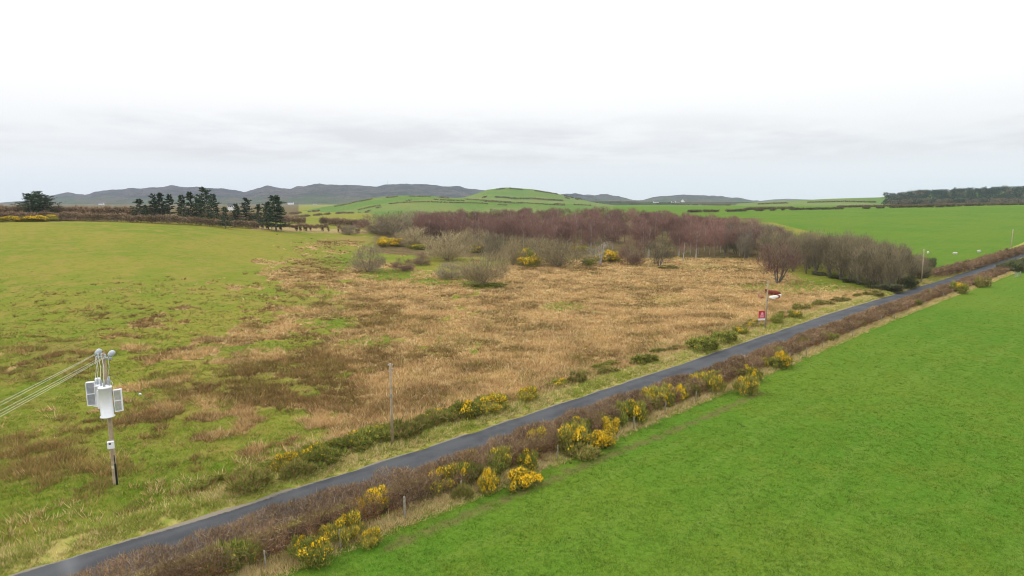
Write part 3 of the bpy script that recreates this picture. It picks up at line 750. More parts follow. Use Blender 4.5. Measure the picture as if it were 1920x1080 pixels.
def gorse(seed, pal_f, nfl, nsh=2300, fl_top=.35, even=2.2, ypal=((.82, .50, .012), (.76, .43, .010), (.88, .60, .035))):
    """about 2 m across and 1.25 m high"""
    rng = np.random.default_rng(seed)
    nl = 22; c = np.stack([rng.uniform(-.85, .85, nl), rng.uniform(-.8, .8, nl), rng.uniform(.12, .85, nl)], 1); c[:, 2] *= 1 - .45 * (np.hypot(c[:, 0], c[:, 1]) / 1.1); r = rng.uniform(.13, .36, nl)
    i = rng.integers(0, nl, nsh); d = rvec(nsh, rng); d[:, 2] = np.abs(d[:, 2]) * .9 + .05 * rng.normal(size=nsh); d = unit(d)
    q = .35 + .65 * rng.random(nsh) ** .5
    P = c[i] + d * (r[i] * q)[:, None]; low = rng.random(nsh) < .3; P[low, 2] *= rng.random(low.sum())
    T = tw(P, d * .8 + rvec(nsh, rng) * .55 + np.array([0, 0, .5]), .26 * (.5 + .8 * rng.random(nsh)), .055 * (.6 + .7 * rng.random(nsh)), rng)
    T[:, :, 2] = np.maximum(T[:, :, 2], 0)
    out = [('foliage', soup('foliage', T, cpick(pal_f, nsh, rng, .3), M_gorse))]
    if nfl:
        lobe = rng.random(nl) ** even; i = rng.choice(nl, nfl, p=lobe / lobe.sum()); d = rvec(nfl, rng); d[:, 2] = np.abs(d[:, 2]) + .15; d = unit(d)
        P = c[i] + d * (r[i] * (.88 + .42 * rng.random(nfl)))[:, None]
        P = P[P[:, 2] > fl_top * .6]
        n = len(P); T = tw(P, rvec(n, rng) + np.array([0, 0, .6]), .085 * (.5 + .9 * rng.random(n)), .075 * (.5 + .8 * rng.random(n)), rng)
        out.append(('flowers', soup('flowers', T, cpick(ypal, n, rng, .12), M_flower)))
    return out

def conifer(seed, h, r, sparse=.2, ragged=.3, z0=.08, flat=False):
    rng = np.random.default_rng(seed); mb = MB(); lean = rng.normal(size=2) * .02 * h
    mb.tube([(0, 0, -.2), (lean[0] * .5, lean[1] * .5, h * .5), (lean[0], lean[1], h * .98)], [.022 * h, .015 * h, .02], 6)
    Ts = []
    nlev = 20
    for L in range(nlev):
        t = z0 + (1 - z0) * L / (nlev - 1)
        rr = r * ((1.06 - t) ** .62 * (.75 + .5 * rng.random()) if not flat else (.35 + .8 * math.sin(t * 2.9)) * (1.02 - t * .55)) * (1 + ragged * rng.normal() * .5) + .12
        for k in range(7):
            if rng.random() < sparse: continue
            a = rng.random() * 6.283; ln = max(rr * (.7 + .5 * rng.random()), .15)
            d = np.array([math.cos(a), math.sin(a), .12 - .25 * (1 - t) + .35 * t + (.35 if flat else 0)])
            p0 = np.array([lean[0] * t, lean[1] * t, h * t * .97])
            n = 16; q = .2 + .85 * rng.random(n)
            P = p0 + d * (ln * q)[:, None]; P[:, :2] += rng.normal(size=(n, 2)) * .10 * ln
            Ts.append(tw(P, d + rvec(n, rng) * .7 + np.array([0, 0, .15]), .09 * h * (.4 + .6 * rng.random(n)), .035 * h * np.ones(n), rng))
    T = np.concatenate(Ts)
    C = cpick([(.040, .062, .030), (.050, .075, .034), (.062, .085, .045), (.032, .05, .028)], len(T), rng)
    me = bpy.data.meshes.new('trunk'); me.from_pydata(mb.v, [], mb.f); me.update(); me.materials.append(M_bark)
    return [('trunk', me), ('crown', soup('crown', T, C, M_conif))]

def place(parts, name, label, cat, loc, rz=None, scale=(1, 1, 1), group=None):
    o = thing(name, label, cat, loc, random.random() * 6.283 if rz is None else rz, group, scale)
    for pn, me in parts: obj(pn, me, o)
    return o

PUR = [(.200, .108, .083), (.162, .086, .07), (.245, .142, .110), (.13, .075, .06), (.21, .125, .08)]
GRB = [(.205, .165, .115), (.165, .132, .095), (.24, .195, .135), (.19, .165, .10), (.13, .108, .08)]
OLV = [(.30, .24, .125), (.24, .195, .10), (.35, .285, .16), (.25, .19, .115)]
BRN = [(.205, .125, .085), (.165, .10, .072), (.225, .145, .10)]

birches = [bare_tree(100 + i, 9, 2.7 + .35 * (i % 3), .24, PUR, 1400, trunk_r=.13, limb_up=1.25, wid=.07, bark=(M_pale if i % 2 else M_bark), twigmat=M_birch) for i in range(6)]
alders = [bare_tree(140 + i, 9, 3.0, .14, GRB, 1600, trunk_r=.14, limb_up=1.1, wid=.065, twigmat=M_twig) for i in range(3)]
GRD = [(.185, .145, .09), (.15, .12, .075), (.23, .185, .115), (.175, .155, .07), (.115, .095, .06)]
thorns = [bare_tree(200 + i, 8, 3.8, .08, [GRD, GRD, GRD + OLV[:1]][i % 3], 2600, stems=4, fan=2.0, limb_up=.7, wid=.065, trunk_r=.2, nl=44) for i in range(5)]
willows = [bare_tree(300 + i, 6, 3.5, .02, [OLV, GRB + OLV, OLV, BRN][i % 4], 3600, stems=14, fan=2.6, limb_up=1.3, wid=.05, trunk_r=.09, nl=30, twig_len=.8, dome=True) for i in range(4)]
saplings = []

DG = [(.150, .185, .030), (.205, .215, .036), (.27, .225, .06), (.10, .13, .024)]
OG = [(.28, .26, .045), (.215, .22, .038), (.34, .275, .075), (.17, .165, .04)]
g_bright = [gorse(11, OG, 3600, even=.5), gorse(12, OG, 3000, even=.7), gorse(17, OG, 3800, even=.5)]
g_mid = [gorse(13, OG, 800), gorse(14, DG, 640), gorse(18, OG, 520)]
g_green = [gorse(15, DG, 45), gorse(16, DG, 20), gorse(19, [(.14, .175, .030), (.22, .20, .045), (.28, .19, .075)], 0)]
bramble = [gorse(21, [(.06, .08, .028), (.085, .10, .036), (.12, .10, .055)], 0), gorse(22, [(.055, .075, .03), (.09, .095, .045), (.13, .105, .06)], 0)]

# ------------------------------------------------------------------ the wood of birches
def skyline(px): return np.interp(px, [760, 790, 850, 950, 1100, 1200, 1280, 1350, 1400, 1430, 1500], [408, 399, 393, 392, 388, 392, 401, 406, 411, 420, 432])
def front_y(px): return np.interp(px, [780, 900, 1000, 1100, 1200, 1300, 1400, 1470], [268, 246, 230, 218, 212, 207, 204, 196])
def back_y(px): return np.interp(px, [780, 900, 1000, 1150, 1250, 1350, 1430, 1480], [330, 375, 400, 395, 370, 320, 270, 225])
spots = []
rr = random.Random(5)
tries = 0
while len(spots) < 285 and tries < 20000:
    tries += 1
    px = rr.uniform(785, 1475); f0, f1 = front_y(px), back_y(px)
    Y = f0 + (f1 - f0) * rr.random() ** 1.15
    x = (px - 960) / 1161 * Y
    if all((x - a) ** 2 + (Y - b_) ** 2 > 3.2 ** 2 for a, b_, _ in spots): spots.append((x, Y, px))
spots.sort(key=lambda q: q[1])
for i, (x, Y, px) in enumerate(spots):
    P = np.array([x, Y, float(height(np.array([x]), np.array([Y]))[0]) - .1])
    hmax = zpix(skyline(px) - 4 + 10 * rr.random(), Y) - P[2]
    h = min(8.2 + 2.4 * rr.random(), max(hmax, 4.0)); f0, f1 = front_y(px), back_y(px)
    fr = (Y - f0) / (f1 - f0)
    if fr < .1:
        al = px > 1330
        place((alders if al and rr.random() < .6 else birches)[i % 3], 'birch_tree', 'bare birch with pale trunk along the front edge of the purple wood', 'tree', P, scale=(h / 9 * 1.1, h / 9 * 1.1, h / 9), group='birches along the front edge of the wood')
    else:
        a_ = alders[i % 3] if px > 1360 and rr.random() < .45 else birches[i % 6]
        place(a_, 'birch_tree', 'bare purplish brown birch standing inside the dense wood behind its front row', 'tree', P, scale=(h / 9 * 1.15, h / 9 * 1.15, h / 9), group='birches inside the dense wood')

# thorn thicket running from the wood down to the lane
tb = [(1455, 497), (1500, 508), (1545, 516), (1590, 524), (1625, 533), (1655, 540), (1688, 542), (1708, 531), (1738, 517)]
tt_top = lambda px: np.interp(px, [1440, 1500, 1575, 1620, 1640, 1690, 1720, 1745], [428, 433, 437, 438, 452, 456, 466, 478])
k = 0
for row, dy in enumerate((0, 9, 20)):
    for j in range(len(tb) * 2 - 1):
        a, b_ = tb[j // 2], tb[min(j // 2 + 1, len(tb) - 1)]
        px = a[0] + (b_[0] - a[0]) * (j % 2) * .5 + rr.uniform(-6, 6); py = a[1] + (b_[1] - a[1]) * (j % 2) * .5
        if row == 2 and px > 1690: continue
        P = gp(px, py); P = at_y(px, P[1] + dy + rr.uniform(-1, 1))
        h = (zpix(tt_top(px) + 4 * (2 - row) + rr.uniform(0, 8), P[1]) - P[2]); h = max(3.5, h)
        w_ = h / 8 * (.82 if h > 6 else 1.1) * rr.uniform(.85, 1.15)
        place(thorns[k % 5], 'thorn_tree', ('bare grey brown thorn tree at the front of the thicket beside the lane' if row == 0 else 'bare grey brown thorn tree in the back rows of the thicket beside the lane'), 'tree', P, scale=(w_, w_, h / 8), group=('thorn trees at the front of the thicket' if row == 0 else 'thorn trees at the back of the thicket')); k += 1
for i, (px, py, w_, h_) in enumerate([(1565, 522, 30, 9), (1596, 530, 32, 10), (1640, 540, 40, 16), (1675, 547, 46, 20), (1700, 540, 40, 30), (1722, 523, 32, 30), (1735, 500, 30, 24), (1535, 516, 30, 8), (1618, 534, 36, 12), (1662, 545, 40, 18)]):
    P = gp(px, py); m_ = mpp(P)
    place(bramble[i % 2], 'bramble_bush', ['dark low bramble under the upper end of the thorn thicket', 'dark low bramble midway under the thorn thicket', 'dark bramble under the thorns left of the thicket foot', 'blackish bramble at the lowest foot of the thicket by the lane', 'tall dark bramble just left of the pale telegraph pole at the thicket', 'ivy dark bush behind the telegraph pole at the end of the thicket', 'grey green ivy bush at the field end of the thicket'][i] if i < 7 else 'low dark bramble filling the foot of the thorn thicket', 'bush', P, scale=(w_ * m_ / 2, w_ * m_ / 2.5, h_ * m_ / 1.25), group=None if i < 7 else 'brambles under the thicket')

# single trees and scrub in front of the wood: direction, foot row, top row, width
def scrub(parts, name, label, cat, px, py, top, wid, nh, nw, group=None):
    P = gp(px, py); m_ = mpp(P); h = zpix(top, P[1]) - P[2]; w_ = wid * m_ / nw
    P[2] -= .05
    return place(parts, name, label, cat, P, scale=(w_, w_, h / nh), group=group)
W = [(0, 905, 534, 466, 88, 'large grey olive willow alone in front with a dark pool of shade below'), (0, 1048, 500, 444, 92, 'broad rounded olive willow right of the bright yellow gorse clump'),
     (1, 690, 510, 464, 58, 'grey bushy willow standing alone near the green pasture edge'), (2, 838, 488, 440, 88, 'wide olive brown willow right of the two left gorse clumps'),
     (2, 962, 497, 452, 46, 'pale willow just left of the bright yellow gorse clump'), (3, 757, 508, 487, 40, 'small reddish brown shrub on the moor left of the lone willow'),
     (3, 790, 497, 477, 34, 'small brown shrub above the reddish one on the moor'), (1, 845, 522, 494, 56, 'low grey shrub left of the large lone willow'),
     (1, 735, 440, 402, 95, 'grey brown willow at the left end of the wood beyond the gorse'), (3, 700, 436, 408, 60, 'grey brown willow closing the end of the pasture hedge'),
     (1, 780, 430, 399, 70, 'grey willow between the green hill and the purple birches'), (2, 775, 462, 430, 70, 'olive grey willow right of the leftmost bright gorse'),
     (3, 812, 448, 422, 56, 'brownish willow against the left flank of the birches'), (1, 826, 432, 404, 56, 'dull grey willow tucked below the first purple birches'),
     (2, 885, 470, 432, 60, 'olive willow in front of the birches behind the lone willow'), (1, 925, 478, 440, 50, 'grey willow just in front of the purple birches'),
     (0, 1010, 478, 446, 50, 'pale olive willow behind the bright gorse clump'), (3, 1185, 496, 452, 46, 'reddish bare shrub between the dead pale tree and the round thorn'),
     (1, 655, 440, 424, 34, 'low grey shrub on the bank at the end of the straw field')]
for (k_, px, py, top, wd, lab) in W: scrub(willows[k_], 'willow_shrub', lab, 'shrub', px, py, top - 2, wd * 1.1, 6, 7.2)
scrub(thorns[0], 'thorn_tree', 'rounded dark thorn tree alone at the edge of the moor with shade on its right', 'tree', 1236, 500, 450, 50, 8, 6.8)
scrub(bare_tree(501, 9, 3.6, .12, PUR + BRN, 2600, stems=5, fan=2.6, limb_up=.7, wid=.06, trunk_r=.22, nl=60, twigmat=M_birch), 'maple_tree', 'wide reddish bare tree on green ground above the resting cows', 'tree', 1458, 531, 452, 88, 9, 7.4)
scrub(bare_tree(502, 8, 2.4, .1, [(.34, .30, .24), (.28, .25, .2), (.2, .17, .13)], 420, stems=3, fan=1.4, limb_up=1.2, wid=.05, trunk_r=.24, nl=34, bark=M_pale), 'dead_tree', 'pale dead looking tree with whitish forked stems before yellow gorse', 'tree', 1124, 497, 448, 52, 8, 5)
for i, (px, py, top, lab) in enumerate([(1281, 490, 452, 'slim birch with a bright white trunk at the front of the wood'), (1305, 484, 446, 'leaning pinkish bare sapling at the right front of the birches'), (1273, 480, 440, 'thin pale trunked birch just behind the white trunked one'), (1215, 485, 448, 'thin pale birch left of the round thorn tree')]):
    scrub(bare_tree(510 + i, 8, 1.7, .35, PUR, 420, trunk_r=.2, limb_up=1.3, wid=.06, nl=16, bark=M_pale, twigmat=M_birch), 'birch_tree', lab, 'tree', px, py, top, 22, 8, 3.6)
for i, (px, py, top, lab) in enumerate([(1380, 478, 446, 'greenish ivy clad tree at the front of the wood, left of its two neighbours'), (1400, 484, 450, 'greenish mossy tree at the right front corner of the wood'), (1360, 474, 446, 'mossy green grey tree beside the curved fallen branch')]):
    scrub(bare_tree(520 + i, 8, 2.6, .06, [(.10, .13, .05), (.12, .125, .06), (.14, .12, .08)], 1300, stems=3, fan=1.5, limb_up=.9, wid=.07, trunk_r=.18, nl=34), 'mossy_tree', lab, 'tree', px, py, top, 34, 8, 5.4)

# ------------------------------------------------------------------ gorse bushes: kind, foot px, row, width px, height px, label
GB = [
 ('b', 703, 960, 62, 58, 'dense yellow gorse filling a gap in the brown hedge, nearest big bloom'),
 ('m', 615, 1018, 50, 42, 'yellowish gorse just left of a fence post, lower hedge'), ('m', 655, 1010, 60, 52, 'olive gorse just right of the fence post below the hedge'),
 ('m', 583, 1058, 72, 58, 'large straggly yellow green gorse in the dry grass before the hedge'), ('m', 697, 1022, 40, 40, 'small yellow gorse standing out on the field side of the fence'),
 ('m', 560, 1040, 46, 36, 'olive gorse at the foot of the rusty bracken'), ('g', 450, 1066, 60, 40, 'green gorse low in the hedge near the bottom edge'),
 ('m', 862, 908, 50, 48, 'yellow flecked gorse above the fence post in the hedge'), ('b', 917, 922, 42, 52, 'bright golden gorse spilling down to the field edge'),
 ('b', 975, 912, 66, 46, 'bright golden gorse bulging out over the grass'), ('m', 935, 880, 50, 50, 'half flowering gorse in the hedge above the golden pair'),
 ('m', 880, 872, 44, 30, 'sparse gorse along the hedge top by the lane'), ('m', 990, 880, 44, 42, 'yellow green gorse beside the hedge right of the golden bush'),
 ('g', 866, 935, 40, 34, 'green gorse behind the fence post at the hedge foot'), ('m', 1070, 842, 70, 52, 'wide olive and yellow gorse right of a fence post'),
 ('b', 1125, 838, 54, 42, 'yellow topped gorse at the field side of the hedge'), ('b', 1140, 812, 44, 34, 'yellow gorse on the hedge crest above another bloom'),
 ('m', 1082, 815, 52, 36, 'orange yellow gorse in the hedge middle'), ('g', 1100, 858, 56, 34, 'green gorse at the hedge foot by the meadow'),
 ('m', 1220, 762, 52, 44, 'round yellow green gorse on the lane side of the hedge'), ('b', 1275, 752, 30, 36, 'small round golden gorse sitting in the purple hedge'),
 ('m', 1190, 790, 54, 44, 'olive gorse mass in the hedge middle'), ('m', 1250, 762, 32, 30, 'small flecked gorse left of the golden round one'),
 ('m', 1338, 735, 44, 42, 'yellow green gorse beside the purple hedge'), ('m', 1398, 738, 46, 46, 'pale yellow gorse jutting out onto the meadow'),
 ('m', 1415, 715, 30, 30, 'small gorse at the hedge behind the jutting one'), ('b', 1465, 688, 40, 34, 'golden gorse right beside a tall fence post'),
 ('g', 1458, 690, 36, 24, 'green gorse below the golden bush by the tall post'), ('g', 1545, 640, 34, 22, 'dark green gorse showing through the brown hedge'),
 ('m', 1795, 550, 34, 24, 'olive gorse at the far end of the lane hedge'), ('g', 1840, 538, 36, 26, 'dark gorse at the far end of the hedge near the gate'),
 # left of the lane
 ('g', 470, 915, 78, 66, 'dark green gorse bush nearest the transformer pole by the lane'), ('m', 537, 880, 50, 46, 'yellow flecked gorse right of the nearest dark one on the left verge'),
 ('g', 555, 893, 60, 44, 'brownish gorse at the verge below the yellow flecked one'), ('g', 605, 872, 66, 40, 'green gorse starting the long gorse row left of the lane'),
 ('g', 660, 848, 74, 44, 'dark gorse left of the nearest bare telegraph pole'), ('g', 705, 832, 66, 50, 'dark green gorse just behind the telegraph pole'),
 ('g', 765, 818, 76, 50, 'dark green gorse right of the telegraph pole'), ('g', 820, 800, 72, 46, 'green gorse in the middle of the verge row'),
 ('m', 872, 786, 66, 46, 'gorse with scattered yellow in the verge row'), ('m', 925, 772, 60, 44, 'gorse with orange yellow bloom at the end of the verge row'),
 ('m', 990, 752, 40, 38, 'small yellow gorse standing apart beyond the verge row'), ('b', 928, 752, 34, 22, 'bright yellow gorse crest at the back of the verge row'),
 ('g', 1085, 718, 42, 34, 'round green gorse in tan grass left of the lane'), ('g', 1137, 702, 48, 24, 'low green gorse right of the round one left of the lane'),
 ('g', 1208, 682, 50, 28, 'low green brown gorse on the left verge midway along the lane'), ('g', 1315, 655, 62, 36, 'big dark green gorse left of the sale board'),
 ('g', 1355, 640, 56, 30, 'big dark green gorse close left of the sale board'), ('m', 1385, 628, 36, 20, 'yellow flecked gorse below the sale board'),
 ('g', 1418, 614, 34, 12, 'dark gorse under the sale board'), ('g', 1455, 606, 36, 26, 'dark gorse just right of the roadside pole and board'), ('m', 1490, 596, 30, 20, 'yellowish gorse right of the roadside pole'),
 ('g', 1500, 582, 42, 20, 'green gorse below the resting cows'), ('g', 1540, 574, 44, 18, 'low gorse further along the verge beyond the cows'), ('g', 1640, 553, 46, 16, 'low dark gorse on the verge before the thicket'), ('g', 1580, 566, 40, 14, 'low olive gorse on the verge between cows and thicket'),
 # scrub
 ('b', 728, 461, 52, 20, 'brilliant yellow gorse at the upper left of the scrub'), ('m', 782, 467, 36, 12, 'low olive yellow gorse right of the brilliant left clump'),
 ('b', 997, 499, 46, 26, 'brilliant yellow gorse clump in the middle before the willows'), ('m', 985, 485, 34, 26, 'taller dull gorse behind the brilliant middle clump'),
 ('b', 1140, 490, 46, 28, 'yellow gorse behind the pale dead tree'), ('g', 1105, 497, 34, 16, 'dark gorse left of the pale dead tree'), ('m', 1085, 470, 36, 12, 'dull yellow gorse between willow and dead tree'), ('m', 895, 472, 36, 16, 'dull gorse behind the lone willow'),
 ('g', 920, 538, 60, 8, 'added dark low gorse standing in for the shade under the lone willow'), ('g', 1255, 503, 44, 8, 'added dark low gorse standing in for the shade right of the round thorn tree'),  # flat dark bushes added as the cast shade of willow and thorn
 # along the far left hedge
 ('b', 10, 415, 44, 12, 'yellow gorse at the far left edge of the pasture hedge'), ('b', 58, 415, 56, 14, 'wide yellow gorse in the pasture hedge below the dark cypresses'), ('m', 85, 414, 40, 14, 'orange yellow gorse right of the wide yellow one in the hedge'),
 ('m', 283, 415, 30, 12, 'orange gorse in the pasture hedge below the sparse pines'), ('m', 388, 414, 30, 10, 'yellow flecked gorse in the hedge below the tallest firs'),
]
CUT = []
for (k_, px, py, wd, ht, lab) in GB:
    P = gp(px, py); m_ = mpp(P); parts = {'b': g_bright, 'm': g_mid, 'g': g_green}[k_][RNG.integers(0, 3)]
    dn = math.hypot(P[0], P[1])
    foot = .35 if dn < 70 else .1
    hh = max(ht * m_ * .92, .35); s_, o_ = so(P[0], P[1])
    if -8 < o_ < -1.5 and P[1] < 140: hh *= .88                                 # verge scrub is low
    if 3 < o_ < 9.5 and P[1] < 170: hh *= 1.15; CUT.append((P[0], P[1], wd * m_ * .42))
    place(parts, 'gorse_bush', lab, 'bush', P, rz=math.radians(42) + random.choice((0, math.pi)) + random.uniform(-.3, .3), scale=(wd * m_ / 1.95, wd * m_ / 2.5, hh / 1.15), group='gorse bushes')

fr_ = random.Random(12)
for s_ in [8, 22, 25, 28, 31, 33, 35, 37, 39, 41, 43, 45, 47, 49, 51, 53, 55, 57, 60, 63, 66, 70, 76, 84, 92, 104, 118, 134, 150]:
    o_ = 6.9 + 1.2 * fr_.random(); x, y = from_so(s_ + fr_.uniform(-1, 1), o_); z = float(height(np.array([x]), np.array([y]))[0])
    CUT.append((x, y, .75))
    hg = (1.95 if s_ < 60 else 1.45) * fr_.uniform(.75, 1.05)
    place((g_green if fr_.random() < .6 else g_mid)[fr_.randrange(3)], 'gorse_bush', 'olive gorse grown into the brown lane hedge among the golden bushes', 'bush', (x, y, z), rz=math.radians(42), scale=(fr_.uniform(1.0, 1.6), .95, hg / 1.1), group='gorse grown into the lane hedge')
for s_ in [11, 13, 14.5, 16, 17.5, 19, 20.5, 22, 23.5, 25, 26.5, 28, 29.5, 31, 32.5, 34, 36, 38]:
    x, y = from_so(s_ + fr_.uniform(-.6, .6), -4.2 - .8 * fr_.random()); z = float(height(np.array([x]), np.array([y]))[0])
    place((g_mid if fr_.random() < .3 else g_green)[fr_.randrange(3)], 'gorse_bush', 'green gorse filling the long row on the left side of the lane', 'bush', (x, y, z), rz=math.radians(42), scale=(fr_.uniform(1.0, 1.5), .8, fr_.uniform(.5, .8) if s_ < 17 else fr_.uniform(.75, 1.15)), group='gorse filling the row left of the lane')

for k in range(34):
    s_ = 44 + 100 * (k + fr_.random()) / 34; x, y = from_so(s_, -3.7 - 2.2 * fr_.random()); z = float(height(np.array([x]), np.array([y]))[0])
    place((g_mid if fr_.random() < .2 else g_green)[fr_.randrange(3)], 'gorse_bush', 'low scruffy olive gorse scattered along the left verge between telegraph poles', 'bush', (x, y, z), rz=math.radians(42), scale=(fr_.uniform(.7, 1.7), fr_.uniform(.5, .9), fr_.uniform(.35, .75)), group='low gorse scattered on the left verge')

# ------------------------------------------------------------------ hedges
def hedge_tris(path, hfun, wid, dens, pal, seed, tl=.35, tw_=.022, gap=None, rust=0., lift=0., cut=None):
    """twigs filling a loaf shaped band along a path of world points"""
    rng = np.random.default_rng(seed); path = np.array(path, float)[:, :2]
    seg = np.linalg.norm(np.diff(path, axis=0), axis=1); cum = np.concatenate([[0], np.cumsum(seg)])
    dd = (dens(cum) if callable(dens) else np.full(len(cum), float(dens)))
    cdf = np.concatenate([[0], np.cumsum((dd[1:] + dd[:-1]) / 2 * seg)]); n = int(cdf[-1])
    t = np.interp(rng.random(n) * cdf[-1], cdf, cum)
    n1 = vnoise(t * .8, t * 0 + seed); n2 = vnoise(t * .22, t * 0 + seed + 3)
    k = np.ones(n, bool)
    ang0 = rng.random(n) * math.pi
    k &= (vnoise(t * 1.5 + 3, ang0 * 2.2 + seed) * .6 + vnoise(t * 3.4, ang0 * 4 + seed) * .4 > .45) | (rng.random(n) < .3)
    if gap: k &= vnoise(t / gap[1], t * 0 + seed + 9) > gap[0]
    t, n1, n2, ang = t[k], n1[k], n2[k], ang0[k]; n = len(t)
    q = (.25 + .75 * rng.random(n) ** .45)
    h = (hfun(t) if callable(hfun) else hfun) * (.72 + .34 * n1 + .22 * n2)
    # loaf cross-section
    ca, sa_ = np.cos(ang), np.sin(ang)
    off = np.sign(ca) * np.abs(ca) ** .45 * wid / 2 * q * (.85 + .3 * n1); zz_ = h * (lift + (1 - lift) * np.abs(sa_) ** .5 * q)
    X = np.interp(t, cum, path[:, 0]); Y = np.interp(t, cum, path[:, 1])
    X2 = np.interp(t + .5, cum, path[:, 0]); Y2 = np.interp(t + .5, cum, path[:, 1]); X1 = np.interp(t - .5, cum, path[:, 0]); Y1 = np.interp(t - .5, cum, path[:, 1])
    d = unit(np.stack([X2 - X1, Y2 - Y1], 1)); nrm = np.stack([d[:, 1], -d[:, 0]], 1)
    X = X + nrm[:, 0] * off; Y = Y + nrm[:, 1] * off
    Z = height(X, Y)
    P = np.stack([X, Y, Z + zz_], 1)
    D = np.stack([nrm[:, 0] * ca * .6, nrm[:, 1] * ca * .6, .35 + .6 * sa_], 1) + rvec(n, rng) * .95
    if cut:
        k = np.ones(n, bool)
        for cx_, cy_, r_ in cut: k &= (np.hypot(X - cx_, Y - cy_) > r_ * (.7 + .5 * rng.random(n)))
        P, D, X, Y, t, ang, h, zz_, off = P[k], D[k], X[k], Y[k], t[k], ang[k], h[k], zz_[k], off[k]; n = len(P)
    dist = np.hypot(X, Y)
    T = tw(P, D, tl * (.5 + .8 * rng.random(n)) * (1 + np.minimum(dist, 200) / 400), (tw_ + .00035 * np.maximum(dist - 30, 0)) * (.6 + .7 * rng.random(n)), rng)
    C = cpick(pal, n, rng, .3)
    patch = vnoise(X * .35 + 4, Y * .35)[:, None]
    C = C * (.72 + .56 * patch) * (.85 + .3 * vnoise(t * 1.1 + 9, ang * 1.5)[:, None])
    if rust:
        r_ = (zz_ < .75 * h * rng.random(n)) & (off > -.1) & (vnoise(t * .15, t * 0 + 2.5) > 1 - rust)
        C[r_] = cpick([(.26, .10, .045), (.21, .08, .04), (.30, .14, .065), (.18, .085, .045)], int(r_.sum()), rng)
    return T, C
HB = [(.22, .130, .076), (.165, .097, .062), (.34, .235, .155), (.115, .07, .047), (.20, .142, .06), (.28, .195, .095)]
hs = [-40, 0, 20, 40, 60, 100, 170, 235]; hv = [1.95, 1.95, 1.9, 1.7, 1.5, 1.32, 1.18, 1.0]
path = [from_so(s, 6.95) for s in np.arange(-14, 236, 1.0)]
T, C = hedge_tris(path, lambda t: np.interp(t - 14, hs, hv), 3.3, lambda t: np.interp(t - 14, [-14, 30, 60, 120, 240], [3400, 3000, 1900, 900, 450]), HB, 1, .31, .021, rust=.66, cut=CUT)
hd = obj('hedge', soup('hedge', T, C, M_hedge)); tag(hd, 'long brown clipped thorn hedge running between the lane and the bright meadow', 'hedge')
LB = [(.29, .19, .125), (.24, .155, .105), (.36, .26, .18), (.20, .135, .09)]
def far_hedge(pxpts, h, wid, dens, pal, label, seed, gap=None, tl=.8, tw_=.06, step=6.):
    W_ = [gp(*p) for p in pxpts]; P = [W_[0][:2]]
    for a, b_ in zip(W_[:-1], W_[1:]):
        n = max(int(np.hypot(*(b_ - a)[:2]) / step), 1)
        for i in range(1, n + 1): P.append((a + (b_ - a) * i / n)[:2])
    T, C = hedge_tris(P, h, wid, dens, pal, seed, tl, tw_, gap)
    return tag(obj('hedge', soup('hedge', T, C, M_hedge)), label, 'hedge')
far_hedge([(1745, 521), (1780, 514), (1830, 500), (1885, 484), (1925, 471), (2010, 450)], 2.0, 2.6, 300, HB, 'brown hedge on the left side of the lane beyond the thorn thicket', 31, tl=.5, tw_=.05, step=3.)
far_hedge([(-70, 411), (0, 412), (100, 412), (200, 415), (300, 419), (380, 423), (480, 429)], 2.6, 2.4, 420, LB + [(.13, .125, .05)], 'brown hedge along the top of the left pasture', 32, tl=.6, tw_=.06, step=4.)
def straw_hedge():
    W_ = [gp(*p) for p in [(470, 428), (540, 433), (620, 436), (690, 438)]]; P = []
    for a, b_ in zip(W_[:-1], W_[1:]):
        for i in range(12): P.append((a + (b_ - a) * i / 12)[:2])
    A = hedge_tris(P, 2.7, 1.4, 260, LB, 33, .55, .05, gap=(.22, 5.), lift=.5)
    B_ = hedge_tris(P, 1.8, .5, 260, [(.13, .10, .06), (.16, .12, .075), (.10, .10, .045)], 35, .5, .04, gap=(.62, .9))
    return np.concatenate([A[0], B_[0]]), np.concatenate([A[1], B_[1]])
T, C = straw_hedge()
tag(obj('hedge', soup('hedge', T, C, M_hedge)), 'thin hedge on bare stems with straw stubble showing through beyond the pasture', 'hedge')
far_hedge([(-80, 405), (60, 404), (200, 405), (340, 408), (480, 414), (600, 421), (690, 427)], 3.2, 6., 420, LB + [(.24, .16, .075), (.17, .15, .06)], 'rough brown scrub belt behind the pasture hedge', 34, gap=(.2, 14.), tl=.9, tw_=.08, step=6.)
HD = [(.11, .11, .05), (.14, .12, .06), (.17, .13, .08)]
far_hedge([(1290, 399), (1400, 396.5), (1500, 394), (1620, 392), (1760, 389), (1930, 384), (2100, 380)], 1.7, 2., 110, HD, 'line of dark hedge bushes with gaps across the far meadow', 41, gap=(.45, 5.), tl=.9, tw_=.08, step=8.)
far_hedge([(1320, 397), (1440, 392.5), (1600, 389), (1760, 386), (1930, 381), (2100, 377)], 1.6, 3., 90, BRN + HD, 'thin brown hedge just behind the gappy one across the far meadow', 42, gap=(.25, 30.), tl=1.0, tw_=.12, step=8.)
